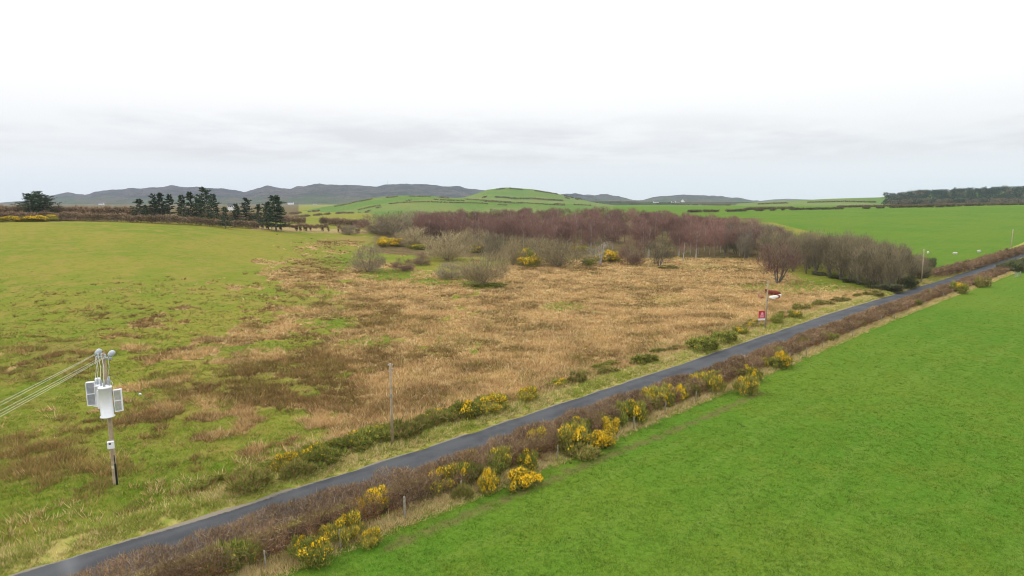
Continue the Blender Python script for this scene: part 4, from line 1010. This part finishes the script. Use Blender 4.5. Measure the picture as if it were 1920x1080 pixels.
for i, (pts, lab) in enumerate([
 ([(555, 408), (620, 402), (700, 392), (715, 389)], 'hedge climbing the lower left slope of the green field hill'),
 ([(625, 402), (660, 397), (700, 388), (740, 382), (800, 379), (880, 381), (960, 386)], 'long middle hedge across the green field hill'),
 ([(660, 381), (700, 374), (750, 369), (800, 369), (850, 373), (900, 376), (960, 380), (1060, 386)], 'hedge along the crest of the green field hill'),
 ([(760, 377), (800, 374), (880, 377), (950, 381), (1060, 384), (1110, 386)], 'brown hedge just below the crest of the green field hill'),
 ([(545, 402), (600, 393), (640, 386), (680, 378)], 'hedge down the left shoulder of the green field hill')]):
    far_hedge(pts, .9, 2.2, 20, HD + BRN, lab, 50 + i, gap=(.42, 11.), tl=1.0, tw_=.10, step=10.)
for i, (pts, lab) in enumerate([([(905, 371), (960, 373), (1030, 376), (1090, 380)], 'hedge at the foot of the round green hill'), ([(930, 356), (960, 354.5), (1000, 358), (1040, 364), (1075, 372)], 'darker scrub line near the top of the round green hill'),
    ([(1420, 384), (1500, 381), (1580, 379), (1650, 380), (1700, 380)], 'bushy hedge across the low far hill left of the plantation'), ([(1060, 372), (1080, 375), (1120, 380), (1200, 380)], 'dark scrub line at the right foot of the round green hill'), ([(1180, 383), (1260, 381.5), (1380, 382), (1450, 381)], 'dark hedge line below the white farmhouses')]):
    far_hedge(pts, 1.8, 5., 22, HD, lab, 60 + i, gap=(.42, 22.), tl=1.4, tw_=.16, step=16.)

# ------------------------------------------------------------------ conifers on the left skyline
C1_ = [conifer(71 + i, 10, 2.6, .28, .45, .16) for i in range(3)]; C2_ = [conifer(81 + i, 10, 1.6, .42, .6, .2) for i in range(3)]; C3_ = [conifer(91 + i, 8, 3.2, .2, .6, .05, True) for i in range(2)]
for (kd, px, top, wd, Y, lab) in [
 (C3_[0], 56, 366, 44, 236, 'windswept dark cypress, left one of the pair above the yellow hedge gorse'), (C3_[1], 84, 368, 42, 240, 'windswept dark cypress, right one of the pair above the hedge gorse'),
 (C3_[0], 70, 362, 40, 246, 'tallest windswept cypress between its two neighbours'),
 (C1_[0], 261, 373, 24, 250, 'small dark pine at the left end of the skyline row'), (C1_[1], 272, 384, 14, 240, 'tiny dark pine beside the leftmost of the row'),
 (C2_[0], 287, 363, 20, 262, 'thin see through pine, left of the sparse trio'), (C2_[1], 302, 361, 18, 262, 'thin see through pine, middle of the sparse trio'), (C2_[2], 317, 365, 18, 262, 'thin see through pine, right of the sparse trio'),
 (C1_[2], 340, 366, 22, 256, 'dark fir, left one of a close pair on the skyline'), (C1_[0], 356, 360, 24, 262, 'dark fir, right one of a close pair on the skyline'),
 (C1_[1], 384, 351, 32, 258, 'tallest dark fir of the skyline row'), (C1_[2], 400, 364, 24, 266, 'dark fir leaning against the right of the tallest one'), (C2_[1], 372, 370, 16, 268, 'slim fir just left of the tallest one'),
 (C1_[0], 420, 388, 20, 236, 'low dark conifer right of the tall firs'), (C1_[2], 441, 382, 22, 262, 'low dark conifer beside the small pale roof'), (C1_[1], 461, 371, 24, 272, 'medium fir alone right of the low conifers'), (C1_[0], 484, 383, 18, 270, 'short conifer left of the broad right fir'),
 (C1_[2], 515, 367, 44, 250, 'broad dark fir at the right end of the skyline row'), (C1_[1], 501, 378, 26, 256, 'fir tucked against the left of the broad right one')]:
    P = at_y(px, Y); h = zpix(top, Y) - P[2]; nh = 8 if kd in C3_ else 10; m_ = mpp(P)
    nw = 6.0 if kd in C3_ else (5.0 if kd in C1_ else 3.4)
    P[2] -= .1
    place(kd, 'conifer_tree', lab, 'tree', P, scale=(wd * m_ / nw, wd * m_ / nw, h / nh), group='conifers on the left skyline')

# far plantation: one dark mass of trees
def plantation():
    rng = np.random.default_rng(77); Ts = []; Cs = []
    for i in range(700):
        px = 1658 + 340 * rng.random(); Y = 800 + 345 * rng.random() ** .8
        top = np.interp(px, [1655, 1680, 1700, 1730, 1770, 1850, 1900, 1990], [365, 361, 357.5, 354, 353, 349, 346.5, 345])
        P = at_y(px, Y); fr = (Y - 800) / 345
        h = min(max(6 + 5 * rng.random() * fr, zpix(top, Y) - P[2] - 2.0 * rng.random()), 8 + 9 * fr); h *= 1 - .38 * rng.random() ** 2.2; r = 3.2 + 2.4 * rng.random(); n = 80
        if px < 1700 and rng.random() < (1700 - px) / 60: continue
        d = rvec(n, rng); q = rng.random(n) ** .4
        Pp = P + np.stack([d[:, 0] * r * q, d[:, 1] * r * q, h * (.5 + .48 * d[:, 2] * q)], 1)
        Ts.append(tw(Pp, rvec(n, rng) + np.array([0, 0, .5]), 2.0 * (.5 + rng.random(n)), 1.2 * np.ones(n), rng))
        brown = rng.random() < (.65 * (fr < .3) + .12)
        Cs.append(cpick([(.15, .105, .075), (.12, .10, .06), (.105, .11, .07)] if brown else [(.03, .048, .03), (.04, .06, .035), (.026, .04, .028)], n, rng))
    return np.concatenate(Ts), np.concatenate(Cs)
T, C = plantation()
tag(obj('plantation', soup('plantation', T, C, M_conif)), 'dark conifer plantation covering the hill at the far right', 'wood', kind='stuff')

# ------------------------------------------------------------------ fence along the meadow
posts = [(499, 1070), (639, 1028), (759, 972), (866, 932), (1045, 862), (1189, 805), (1247, 775), (1304, 755), (1479, 683), (1512, 668), (1541, 655), (1598, 632), (1652, 605), (1677, 598)]
fe = thing('post_and_wire_fence', 'grey timber post and wire fence along the meadow side of the brown hedge', 'fence')
tops = []
ext = [from_so(s, 8.9) for s in (-4, 2.5)]
PL = [np.array([x, y, 0]) for x, y in ext] + [gp(*p) for p in posts]
for s in (126, 137, 150, 163, 177, 192, 207): x, y = from_so(s, 8.9); PL.append(np.array([x, y, 0]))
for i, P in enumerate(PL):
    z = float(base_z(np.array([P[0]]), np.array([P[1]]))[0]); big = i in (4, 10)
    h = 1.2 if not big else 1.45; ln = (random.uniform(-.05, .05), random.uniform(-.05, .05)); r = .048 if not big else .085
    mb = MB().tube([(P[0], P[1], z - .3), (P[0] + ln[0], P[1] + ln[1], z + h - .04), (P[0] + ln[0], P[1] + ln[1], z + h)], [r, r, r * .8], 8)
    mb.build('post', M_wood, fe)
    tops.append((P[0] + ln[0], P[1] + ln[1], z, h))
order = sorted(tops, key=lambda t: t[0])
for hz in (.45, .8, 1.15):
    pts = [(t[0] + .06, t[1] - .06, t[2] + hz) for t in order]
    MB().tube(pts, .0025, 4).build('wire', M_rust, fe)
# far gate posts
gt = thing('gate', 'grey field gate at the far end of the lane hedge', 'gate', gp(1908, 520), math.radians(30))
for x in (-1.5, 1.5): MB().box((x, 0, .75), (.16, .16, 1.6), .02).build('post', M_wood, gt)
mb = MB()
for z in (.3, .55, .8, 1.05, 1.25): mb.tube([(-1.4, 0, z), (1.4, 0, z)], .025, 6)
for x in (-1.4, 0, 1.4): mb.tube([(x, .03, .28), (x, .03, 1.27)], .025, 6)
mb.build('gate_frame', M_galv, gt)
P = gp(1905, 509); place(bramble[0], 'holly_bush', 'dark evergreen bush hiding the lane at the right edge', 'bush', P, scale=(3.6, 3.2, 3.6))
P = gp(1925, 503); place(bramble[1], 'holly_bush', 'dark evergreen bush cut off by the right edge beyond the other', 'bush', P, scale=(3.4, 3.2, 3.2))

# ------------------------------------------------------------------ telegraph poles
def tele(px, py, top, label, rad=.12, step=True):
    P = gp(px, py); h = zpix(top, P[1]) - P[2]
    o = thing('telegraph_pole', label, 'pole', P)
    MB().tube([(0, 0, -.4), (0, 0, h * .5), (0, 0, h - .03), (0, 0, h)], [rad, rad * .85, rad * .72, rad * .5], 10).build('pole', M_pole, o, True)
    if step:
        MB().box((0, -rad, h * .61), (.22, .14, .3), .02).build('cable_box', M_wood, o)
        mb = MB()
        for a in range(3): mb.tube([(rad * .7 * math.cos(a * 2.1), rad * .7 * math.sin(a * 2.1), h - .45 - .1 * a), (.3 * math.cos(a * 2.1), .3 * math.sin(a * 2.1), h - .42 - .1 * a)], .025, 6)
        mb.build('step_iron', M_galv, o)
        mb = MB()
        for s in (-.16, .16): mb.tube([(0, 0, h - .2), (s, 0, h - .17)], .02, 5); mb.lathe((s, 0, h - .19), [(.03, 0), (.05, .03), (.035, .08), (.045, .11), (.01, .14)], 8)
        mb.build('insulator', M_porc, o)
    return o
tele(736, 833, 681, 'weathered telegraph pole on the verge, nearest along the lane in the gorse')
tele(1435, 617, 527, 'pale telegraph pole beside the red sale board', .14)
tele(1727, 530, 467, 'pale telegraph pole at the lane end of the thorn thicket', .16)
tele(1894, 480, 430, 'most distant telegraph pole rising above the far lane hedge', .16)

# ------------------------------------------------------------------ sale board
P = gp(1427, 612); dist = P[1]
sg = thing('sale_sign', 'red sale board with pale round emblem and white strip beside the pole', 'sign', (P[0], P[1], P[2]), math.radians(10))
z0 = zpix(597, dist) - P[2]; z1 = zpix(583, dist) - P[2]; m_ = mpp(P)
wB = 12.5 * m_
MB().tube([(wB / 2 + .06, .05, -.3), (wB / 2 + .06, .05, z1 + .1)], .05, 8).build('post', M_wood, sg)
MB().tube([(-wB / 2 + .1, .05, -.3), (-wB / 2 + .1, .05, z1 - .1)], .04, 8).build('post', M_wood, sg)
MB().box((0, 0, (z0 + z1) / 2), (wB, .03, z1 - z0), .008).build('board', M_red, sg)
def disc(cx, cz, r, y, n=24, r0=0.):
    v = []; 
    for k in range(n): a = 2 * math.pi * k / n; v.append((cx + r * math.cos(a), y, cz + r * math.sin(a)))
    for k in range(n): a = 2 * math.pi * k / n; v.append((cx + r * math.cos(a), y + .006, cz + r * math.sin(a)))
    return v, [tuple(range(n))] + [(k, n + k, n + (k + 1) % n, (k + 1) % n) for k in range(n)]
hB = z1 - z0
mb = MB(); mb.add(*disc(.05, z0 + hB * .6, hB * .2, -.024)); mb.box((.05, -.019, z0 + hB * .72), (hB * .16, .008, hB * .2)); mb.box((.0, -.019, z0 + hB * .21), (wB * .66, .008, hB * .15))
mb.build('emblem', M_pink, sg)
mb = MB()
for k, x in enumerate((-.3, -.19, -.06, .05, .2, .3)): mb.box((x * wB, -.021, z0 + hB * .42 - .02 * (k % 2)), (.09 * wB, .006, hB * .035))
mb.build('print_marks', M_white, sg)
MB().box((wB * .16, -.02, z0 - .17), (wB * 1.36, .03, .27), .006).build('strip', M_white, sg)

# ------------------------------------------------------------------ animals
def skinned(name, V, E, R, mat, parent, sub=2):
    me = bpy.data.meshes.new(name); me.from_pydata(V, E, []); me.update(); me.materials.append(mat)
    o = obj(name, me, parent)
    md = o.modifiers.new('skin', 'SKIN'); md.use_smooth_shade = True
    for v, r in zip(me.skin_vertices[0].data, R): v.radius = r if isinstance(r, tuple) else (r, r)
    me.skin_vertices[0].data[0].use_root = True
    s = o.modifiers.new('sub', 'SUBSURF'); s.levels = sub - 1; s.render_levels = sub
    return o
def coat(name, c1, c2, thr, scale=1.3):
    m, nt_, b = newmat(name, .8); g = G(nt_)
    n = g.noise(g.obj(), scale, 2, .4)
    g.l(g.mix(g.map(n, thr - .02, thr + .02), c1, c2), b.inputs['Base Color']); return m
RED, WHT = (.16, .035, .018), (.74, .70, .64)
def lying_cow(label, P, rz, mat, s=1.0, cat='cow', headmat=None):
    o = thing('cow' if cat == 'cow' else 'calf', label, cat, P, rz, 'cattle resting by the reddish tree', (s, s, s))
    V = [(0, 0, .48), (.45, 0, .52), (.78, 0, .62), (1.05, 0, .86), (1.28, .02, .98), (1.52, .03, .88), (-.5, 0, .50), (-.92, 0, .46), (-1.08, 0, .36),
         (.6, .36, .22), (.95, .42, .10), (.62, .46, .08), (.6, -.36, .22), (.95, -.42, .10), (.62, -.46, .08), (-.6, .42, .24), (-.2, .56, .12), (-.55, .62, .08), (-.6, -.40, .24), (-.2, -.54, .12), (-.55, -.6, .08), (-1.12, .12, .2), (1.30, .22, 1.03), (1.30, -.2, 1.03)]
    E = [(0, 1), (1, 2), (2, 3), (3, 4), (4, 5), (0, 6), (6, 7), (7, 8), (2, 9), (9, 10), (10, 11), (2, 12), (12, 13), (13, 14), (6, 15), (15, 16), (16, 17), (6, 18), (18, 19), (19, 20), (8, 21), (4, 22), (4, 23)]
    R = [(.46, .42), (.44, .42), (.36, .34), (.22, .20), (.17, .16), (.11, .10), (.46, .42), (.36, .34), (.16, .16), .16, .08, .05, .16, .08, .05, .24, .10, .05, .24, .10, .05, .04, (.05, .03), (.05, .03)]
    skinned('body', V, E, R, mat, o)
    mb = MB()
    for s_ in (-1, 1): mb.lathe((1.38, s_ * .13, 1.01), [(.001, -.02), (.022, -.01), (.022, .01), (.001, .02)], 6)
    mb.build('eyes', M_black, o, True)
    MB().lathe((1.6, .03, .84), [(.02, -.05), (.07, -.03), (.075, 0), (.03, .03)], 8, axis=(1, 0, -.3)).build('muzzle', M_pink, o, True)
    return o
P = gp(1450, 554); lying_cow('red brown cow with a white face lying behind the white one', P, math.radians(170), coat('red_coat', RED, WHT, .68), 1.25)
P = gp(1452, 562); lying_cow('mostly white cow with tan patches lying in front of the red brown one', P, math.radians(8), coat('white_coat', (.62, .58, .52), RED, .56, 1.1), 1.05)
P = gp(1427, 559); lying_cow('small tan calf lying left of the roadside pole', P, math.radians(100), coat('tan_coat', (.27, .12, .07), (.42, .28, .2), .6), .8, 'calf')
wool = plain('wool', (.66, .63, .55), .95, .08, 6., bump=.03); M_face = plain('pale_face', (.55, .5, .43), .8, .1, 6.)
for (px, py, rz, lab) in [(1835, 474, 0.1, 'white sheep grazing at the right of the far meadow, nearest the lane hedge'), (1791, 478, 2.9, 'white sheep grazing left of the other beyond the far lane hedge'), (1740, 477, 1.2, 'white sheep just above the end of the thorn thicket'), (1687, 480, .4, 'white sheep half hidden above the dark thorn thicket')]:
    P = gp(px, py); o = thing('sheep', lab, 'sheep', P, rz, 'sheep in the far meadow', (1.12, 1.12, 1.12))
    V = [(0, 0, .62), (.3, 0, .64), (.5, 0, .66), (.66, 0, .5), (.8, 0, .3), (-.3, 0, .62), (-.46, 0, .58), (-.52, 0, .42)] + [(sx_ * .3, sy_ * .13, z) for sx_ in (1, -1) for sy_ in (1, -1) for z in (.36, .02)]
    E = [(0, 1), (1, 2), (2, 3), (3, 4), (0, 5), (5, 6), (6, 7), (1, 8), (8, 9), (1, 10), (10, 11), (5, 12), (12, 13), (5, 14), (14, 15)]
    R = [.29, .28, .2, .11, .06, .29, .22, .05] + [.08, .035] * 4
    skinned('body', V, E, R, wool, o)
    mb = MB()
    for s_ in (-1, 1): mb.tube([(.66, s_ * .07, .52), (.62, s_ * .18, .5)], [.03, .015], 5)
    mb.build('ears', M_face, o, True)

# ------------------------------------------------------------------ transformer pole
PX, PY = gp(217, 908)[:2]; PZ = float(base_z(np.array([PX]), np.array([PY]))[0])
tp = thing('transformer_pole', 'wooden pole carrying white transformer tanks and insulators at the lower left', 'utility pole', (PX, PY, PZ), math.radians(26))
HZ = 9.55
MB().tube([(0, 0, -.4), (0, 0, .05), (0, 0, HZ * .5), (0, 0, HZ - .06), (0, 0, HZ)], [.18, .17, .145, .12, .09], 14).build('pole', M_pole, tp, True)
mb = MB().box((.10, -.10, .75), (.12, .14, 1.6), .02); mb.tube([(.1, -.15, 1.5), (.08, -.13, 2.2)], .03, 6); mb.build('cable_guard', M_black, tp)
MB().box((-.04, -.185, 1.35), (.16, .03, .22), .008).build('warning_plate', plain('faded_plate', (.62, .56, .36), .6, .1, 8.), tp)
bx = MB().box((-.03, -.26, 3.02), (.42, .2, .56), .04).build('meter_box', M_white, tp)
MB().box((-.07, -.366, 3.14), (.13, .014, .11), .003).build('window', M_black, bx)
# main tank
tz = 5.2
def tank(cx, cy, z, r, h, name='transformer_tank'):
    mb = MB().lathe((cx, cy, z), [(r * 1.16, 0), (r * 1.16, .06), (r * 1.0, .10), (r, h - .12), (r * 1.1, h - .10), (r * 1.1, h - .03), (r * .98, h), (r * .5, h + .06), (.03, h + .07)], 28)
    return mb.build(name, M_white, tp, True)
t1 = tank(.0, -.62, tz, .39, 2.15); t2 = tank(-.46, -.10, tz + .72, .34, 1.5)
def radiator(cx, cy, z, wd, h, rz, par, edge):
    mb = MB(); cr, sr = math.cos(rz), math.sin(rz)
    n = 9
    for i in range(n):
        x = (i / (n - 1) - .5) * wd
        mb.box((cx + x * cr, cy + x * sr, z + h / 2), (.028, .22, h), .004, rz)
    o = mb.build('radiator', M_grey, par)
    mb = MB()
    for zz in (.0, .5, 1.0): mb.box((cx, cy, z + h * zz), (wd + .1, .26, .06), .01, rz)
    x = edge * (wd / 2 + .06); mb.box((cx + x * cr, cy + x * sr, z + h / 2), (.10 if edge > 0 else .05, .28, h + .06), .02, rz)
    x = -edge * (wd / 2 + .025); mb.box((cx + x * cr, cy + x * sr, z + h / 2), (.035, .27, h + .06), .02, rz)
    mb.build('radiator_frame', M_white, o)
    return o
radiator(.66, -.56, tz + .30, .36, 1.5, .15, t1, 1)
radiator(-.84, -.30, tz + .86, .40, 1.6, -.1, t2, -1)
# bushings on the lids
def bushing(cx, cy, z, h, par):
    pr = [(.05, 0)]
    for i in range(5): pr += [(.085 - .006 * i, h * (i + .25) / 5.5), (.045, h * (i + .75) / 5.5)]
    pr += [(.03, h * .97), (.03, h)]
    return MB().lathe((cx, cy, z), pr, 12).build('bushing', M_porc, par, True)
for x, y in ((-.2, -.62), (.0, -.82), (.2, -.58)): bushing(x, y, tz + 2.17, .5, t1)
for x, y in ((-.58, -.08), (-.44, -.25), (-.36, -.02)): bushing(x, y, tz + 2.24, .42, t2)
MB().box((-.44, -.12, tz + 2.42), (.3, .26, .5), .04).build('switch_box', M_white, tp)
MB().box((-.38, -.46, tz + 1.25), (.3, .26, 1.3), .03).build('cable_cabinet', M_white, tp)
MB().tube([(-.32, -.60, tz + 1.75), (-.36, -.62, tz + 1.3), (-.28, -.62, tz + .95), (-.2, -.62, tz + .85)], .035, 8).build('cable', M_black, tp, True)
mb = MB().box((0, -.22, tz + .3), (.7, .2, .12), .02).box((0, -.22, tz + 1.6), (.9, .2, .12), .02); mb.build('mounting_bracket', M_galv, tp)
# cross arm and insulators
AX, AY = .70, -.71                      # the arm points towards the lane
arm = MB().box((0, -.0, HZ - .35), (1.5, .11, .13), .01, math.atan2(AY, AX)).build('cross_arm', M_galv, tp)
def on_arm(t, z): return (AX * t - .10, AY * t - .10, z)
for t, r in ((-.62, .19), (.62, .19)):
    p = on_arm(t, HZ - .24)
    MB().lathe(p, [(.05, 0), (.06, .12), (r * .8, .16), (r, .26), (r * .97, .44), (r * .75, .55), (.04, .6)], 16, axis=(.62, -.1, .75)).build('insulator_shroud', M_porc, tp, True)
for t in (-.32, .0, .35): MB().lathe(on_arm(t, HZ - .28), [(.03, 0), (.07, .05), (.04, .09), (.07, .14), (.04, .18), (.06, .23), (.02, .28)], 10).build('insulator', M_porc, tp, True)
mb = MB()
for a, b_ in ((on_arm(-.62, HZ - .2), (-.58, -.08, tz + 2.6)), (on_arm(-.5, HZ - .35), (-.44, -.25, tz + 2.6)), (on_arm(-.32, HZ - .1), (-.2, -.62, tz + 2.65)), (on_arm(.0, HZ - .1), (.0, -.82, tz + 2.65)), (on_arm(.62, HZ - .2), (.2, -.58, tz + 2.65))):
    md = ((a[0] + b_[0]) / 2 + .08, (a[1] + b_[1]) / 2 - .08, (a[2] + b_[2]) / 2); mb.tube([a, md, b_], .018, 5)
mb.build('jumper_wire', M_wire, tp)
MB().tube([(.3, -.7, tz + 2.2), (.40, -.72, tz + 2.55), (.48, -.7, tz + 2.3), (.38, -.66, tz + 2.05)], .03, 6).build('vent_pipe', M_wire, tp, True)
bushing(.26, -.42, tz + 2.15, .62, t1)
# guy wire
top = Vector((PX, PY, PZ + 8.3)); gg = gp(312, 772); bot = Vector(gg)
gw = thing('guy_wire', 'thin stay wire with a white insulator running from the transformer pole into rushes', 'stay wire', (PX, PY, PZ))
o0 = Vector((PX, PY, PZ))
MB().tube([top - o0, bot - o0], .012, 5).build('wire', M_galv, gw)
def ray_t(px):  # where the stay crosses a column of the photo
    lo, hi = 0., 1.
    for _ in range(40):
        mid = (lo + hi) / 2; q = top.lerp(bot, mid); u_, _v = project(q.x, q.y, q.z)
        lo, hi = (mid, hi) if u_ < px else (lo, mid)
    return (lo + hi) / 2
q = top.lerp(bot, ray_t(263)); d = (bot - top).normalized()
MB().lathe(q - o0 - d * .2, [(.03, 0), (.09, .05), (.1, .2), (.09, .35), (.03, .4)], 10, axis=tuple(d)).build('insulator', M_white, gw, True)
# five overhead wires running off to the left
tpm = tp.matrix_basis
def local(p): 
    c_, s_ = math.cos(tp.rotation_euler.z), math.sin(tp.rotation_euler.z)
    return Vector((PX + p[0] * c_ - p[1] * s_, PY + p[0] * s_ + p[1] * c_, PZ + p[2]))
ends = [(-.66, 0, 752), (-.54, 0, 758), (-.3, -.25, 768), (.50, 0, 774), (.64, 0, 779)]
for i, (x, dz_, yl) in enumerate(ends):
    a = local(on_arm(x, HZ - .12 + dz_))
    # leave the picture at the left edge at row yl, 11 m out
    u_ = (-4 - CX) / F_PX; v_ = (CY - yl) / F_PX; Yq = PY - 10.5 - .25 * i
    t_ = Yq / (ct + v_ * st); q = Vector((u_ * t_, Yq, CAM_H + t_ * (-st + v_ * ct)))
    d = (q - a); pts = []
    for k in range(13):
        t = k / 4.0; p = a + d * t; p.z -= .06 * t * (3 - t) if t < 3 else 0; pts.append(p - a)
    lw = thing('power_line', ['uppermost pale overhead wire running left from the transformer pole', 'second pale overhead wire from the top, left of the transformer pole', 'middle overhead wire of five, left of the transformer pole', 'fourth pale overhead wire down, left of the transformer pole', 'lowest pale overhead wire running left from the transformer pole'][i], 'overhead wire', a, 0, 'overhead wires at the transformer pole')
    MB().tube(pts, .008, 5).build('conductor', M_wire, lw)

# ------------------------------------------------------------------ far buildings
def house(px, py, Y, L, Wd, H, label, rz=0., chim=True, gable=None, group=None):
    x = (px - 960) / 1161 * Y; z = zpix(py, Y)
    o = thing('farmhouse', label, 'house', (x, Y, z), rz)
    l, w_ = L / 2, Wd / 2; rh = Wd * .42
    v = [(-l, -w_, -3), (l, -w_, -3), (l, w_, -3), (-l, w_, -3), (-l, -w_, H), (l, -w_, H), (l, w_, H), (-l, w_, H), (-l, 0, H + rh), (l, 0, H + rh)]
    MB().add(v, [(0, 1, 5, 4), (2, 3, 7, 6), (1, 2, 6, 9, 5), (3, 0, 4, 8, 7)]).build('wall', M_wall, o)
    e_ = .4
    for s_ in (-1, 1):
        v = [(-l - e_, s_ * (w_ + e_), H - .35), (l + e_, s_ * (w_ + e_), H - .35), (l + e_, 0, H + rh + .05), (-l - e_, 0, H + rh + .05)]
        v += [(a, b_, c_ + .25) for a, b_, c_ in v]
        MB().add(v, [(0, 1, 2, 3), (4, 5, 6, 7), (0, 1, 5, 4), (1, 2, 6, 5), (2, 3, 7, 6), (3, 0, 4, 7)]).build('roof', M_slate, o)
    if chim:
        for s_ in (-1, 1): MB().box((s_ * (l - .8), 0, H + rh + .6), (.9, .9, 1.8), .05).build('chimney', M_wall, o)
    for k in range(-1, 2): MB().box((k * L * .28, -w_ - .01, H * .55), (1.1, .12, 1.3)).build('window', M_black, o)
    return o
house(1280, 379.5, 1900, 15, 9, 5, 'white farmhouse with gable, larger one on the skyline right of the wood', 1.2)
house(1270, 380, 1880, 12, 7, 3, 'low white outbuilding joined left of the white farmhouse', .1, False)
house(1230, 380, 1850, 16, 7, 3, 'long low white bungalow left of the farmhouse on the skyline', .0, False)
house(1261, 380, 1860, 7, 5, 2.4, 'tiny pale cottage between the bungalow and the farmhouse', .3, False)
house(190, 384, 2500, 18, 9, 4.5, 'white bungalow low on the heather ridge above the pasture hedge', .1, False)
house(432, 390, 700, 6, 5, 3, 'small pale cottage among the low conifers on the skyline', .4, False)
house(545, 382, 2500, 22, 9, 4, 'pale long house under the ridge left of the green hill', .1, False)
house(590, 385, 2500, 14, 8, 4, 'pale house under the ridge just left of the green hill slope', .5, False)
P = gp(727, 347); ms = thing('mast', 'thin radio mast on the crest of the heather ridge', 'mast', (P[0], P[1], P[2] - 3))
for k in range(3):
    a = k * 2.094; MB().tube([(2.2 * math.cos(a), 2.2 * math.sin(a), 0), (.3 * math.cos(a), .3 * math.sin(a), 32)], .25, 5).build('leg', M_galv, ms)
mb = MB()
for j in range(8):
    z = 3.5 * j; r0 = 2.2 - 1.9 * z / 32; r1 = 2.2 - 1.9 * (z + 3.5) / 32
    for k in range(3):
        a, b_ = k * 2.094, (k + 1) * 2.094; mb.tube([(r0 * math.cos(a), r0 * math.sin(a), z), (r1 * math.cos(b_), r1 * math.sin(b_), z + 3.5)], .12, 4)
mb.build('bracing', M_galv, ms)

# ------------------------------------------------------------------ air
HAZE = 7e-5
mz = bpy.data.materials.new('haze'); mz.use_nodes = True; nz = mz.node_tree
nz.nodes.clear(); out = nz.nodes.new('ShaderNodeOutputMaterial'); pv = nz.nodes.new('ShaderNodeVolumePrincipled')
pv.inputs['Color'].default_value = (.70, .82, 1.0, 1); pv.inputs['Density'].default_value = HAZE; pv.inputs['Anisotropy'].default_value = 0.
nz.links.new(pv.outputs[0], out.inputs['Volume'])
zt = float(max(h['z'].max() for h in HILLS.values())) + 60
hz_ = MB().box((0, 2800, (zt - 40) / 2), (15000, 6600, zt + 40)).build('haze', mz); tag(hz_, 'thin pale haze lying over the whole landscape', 'haze', kind='stuff')
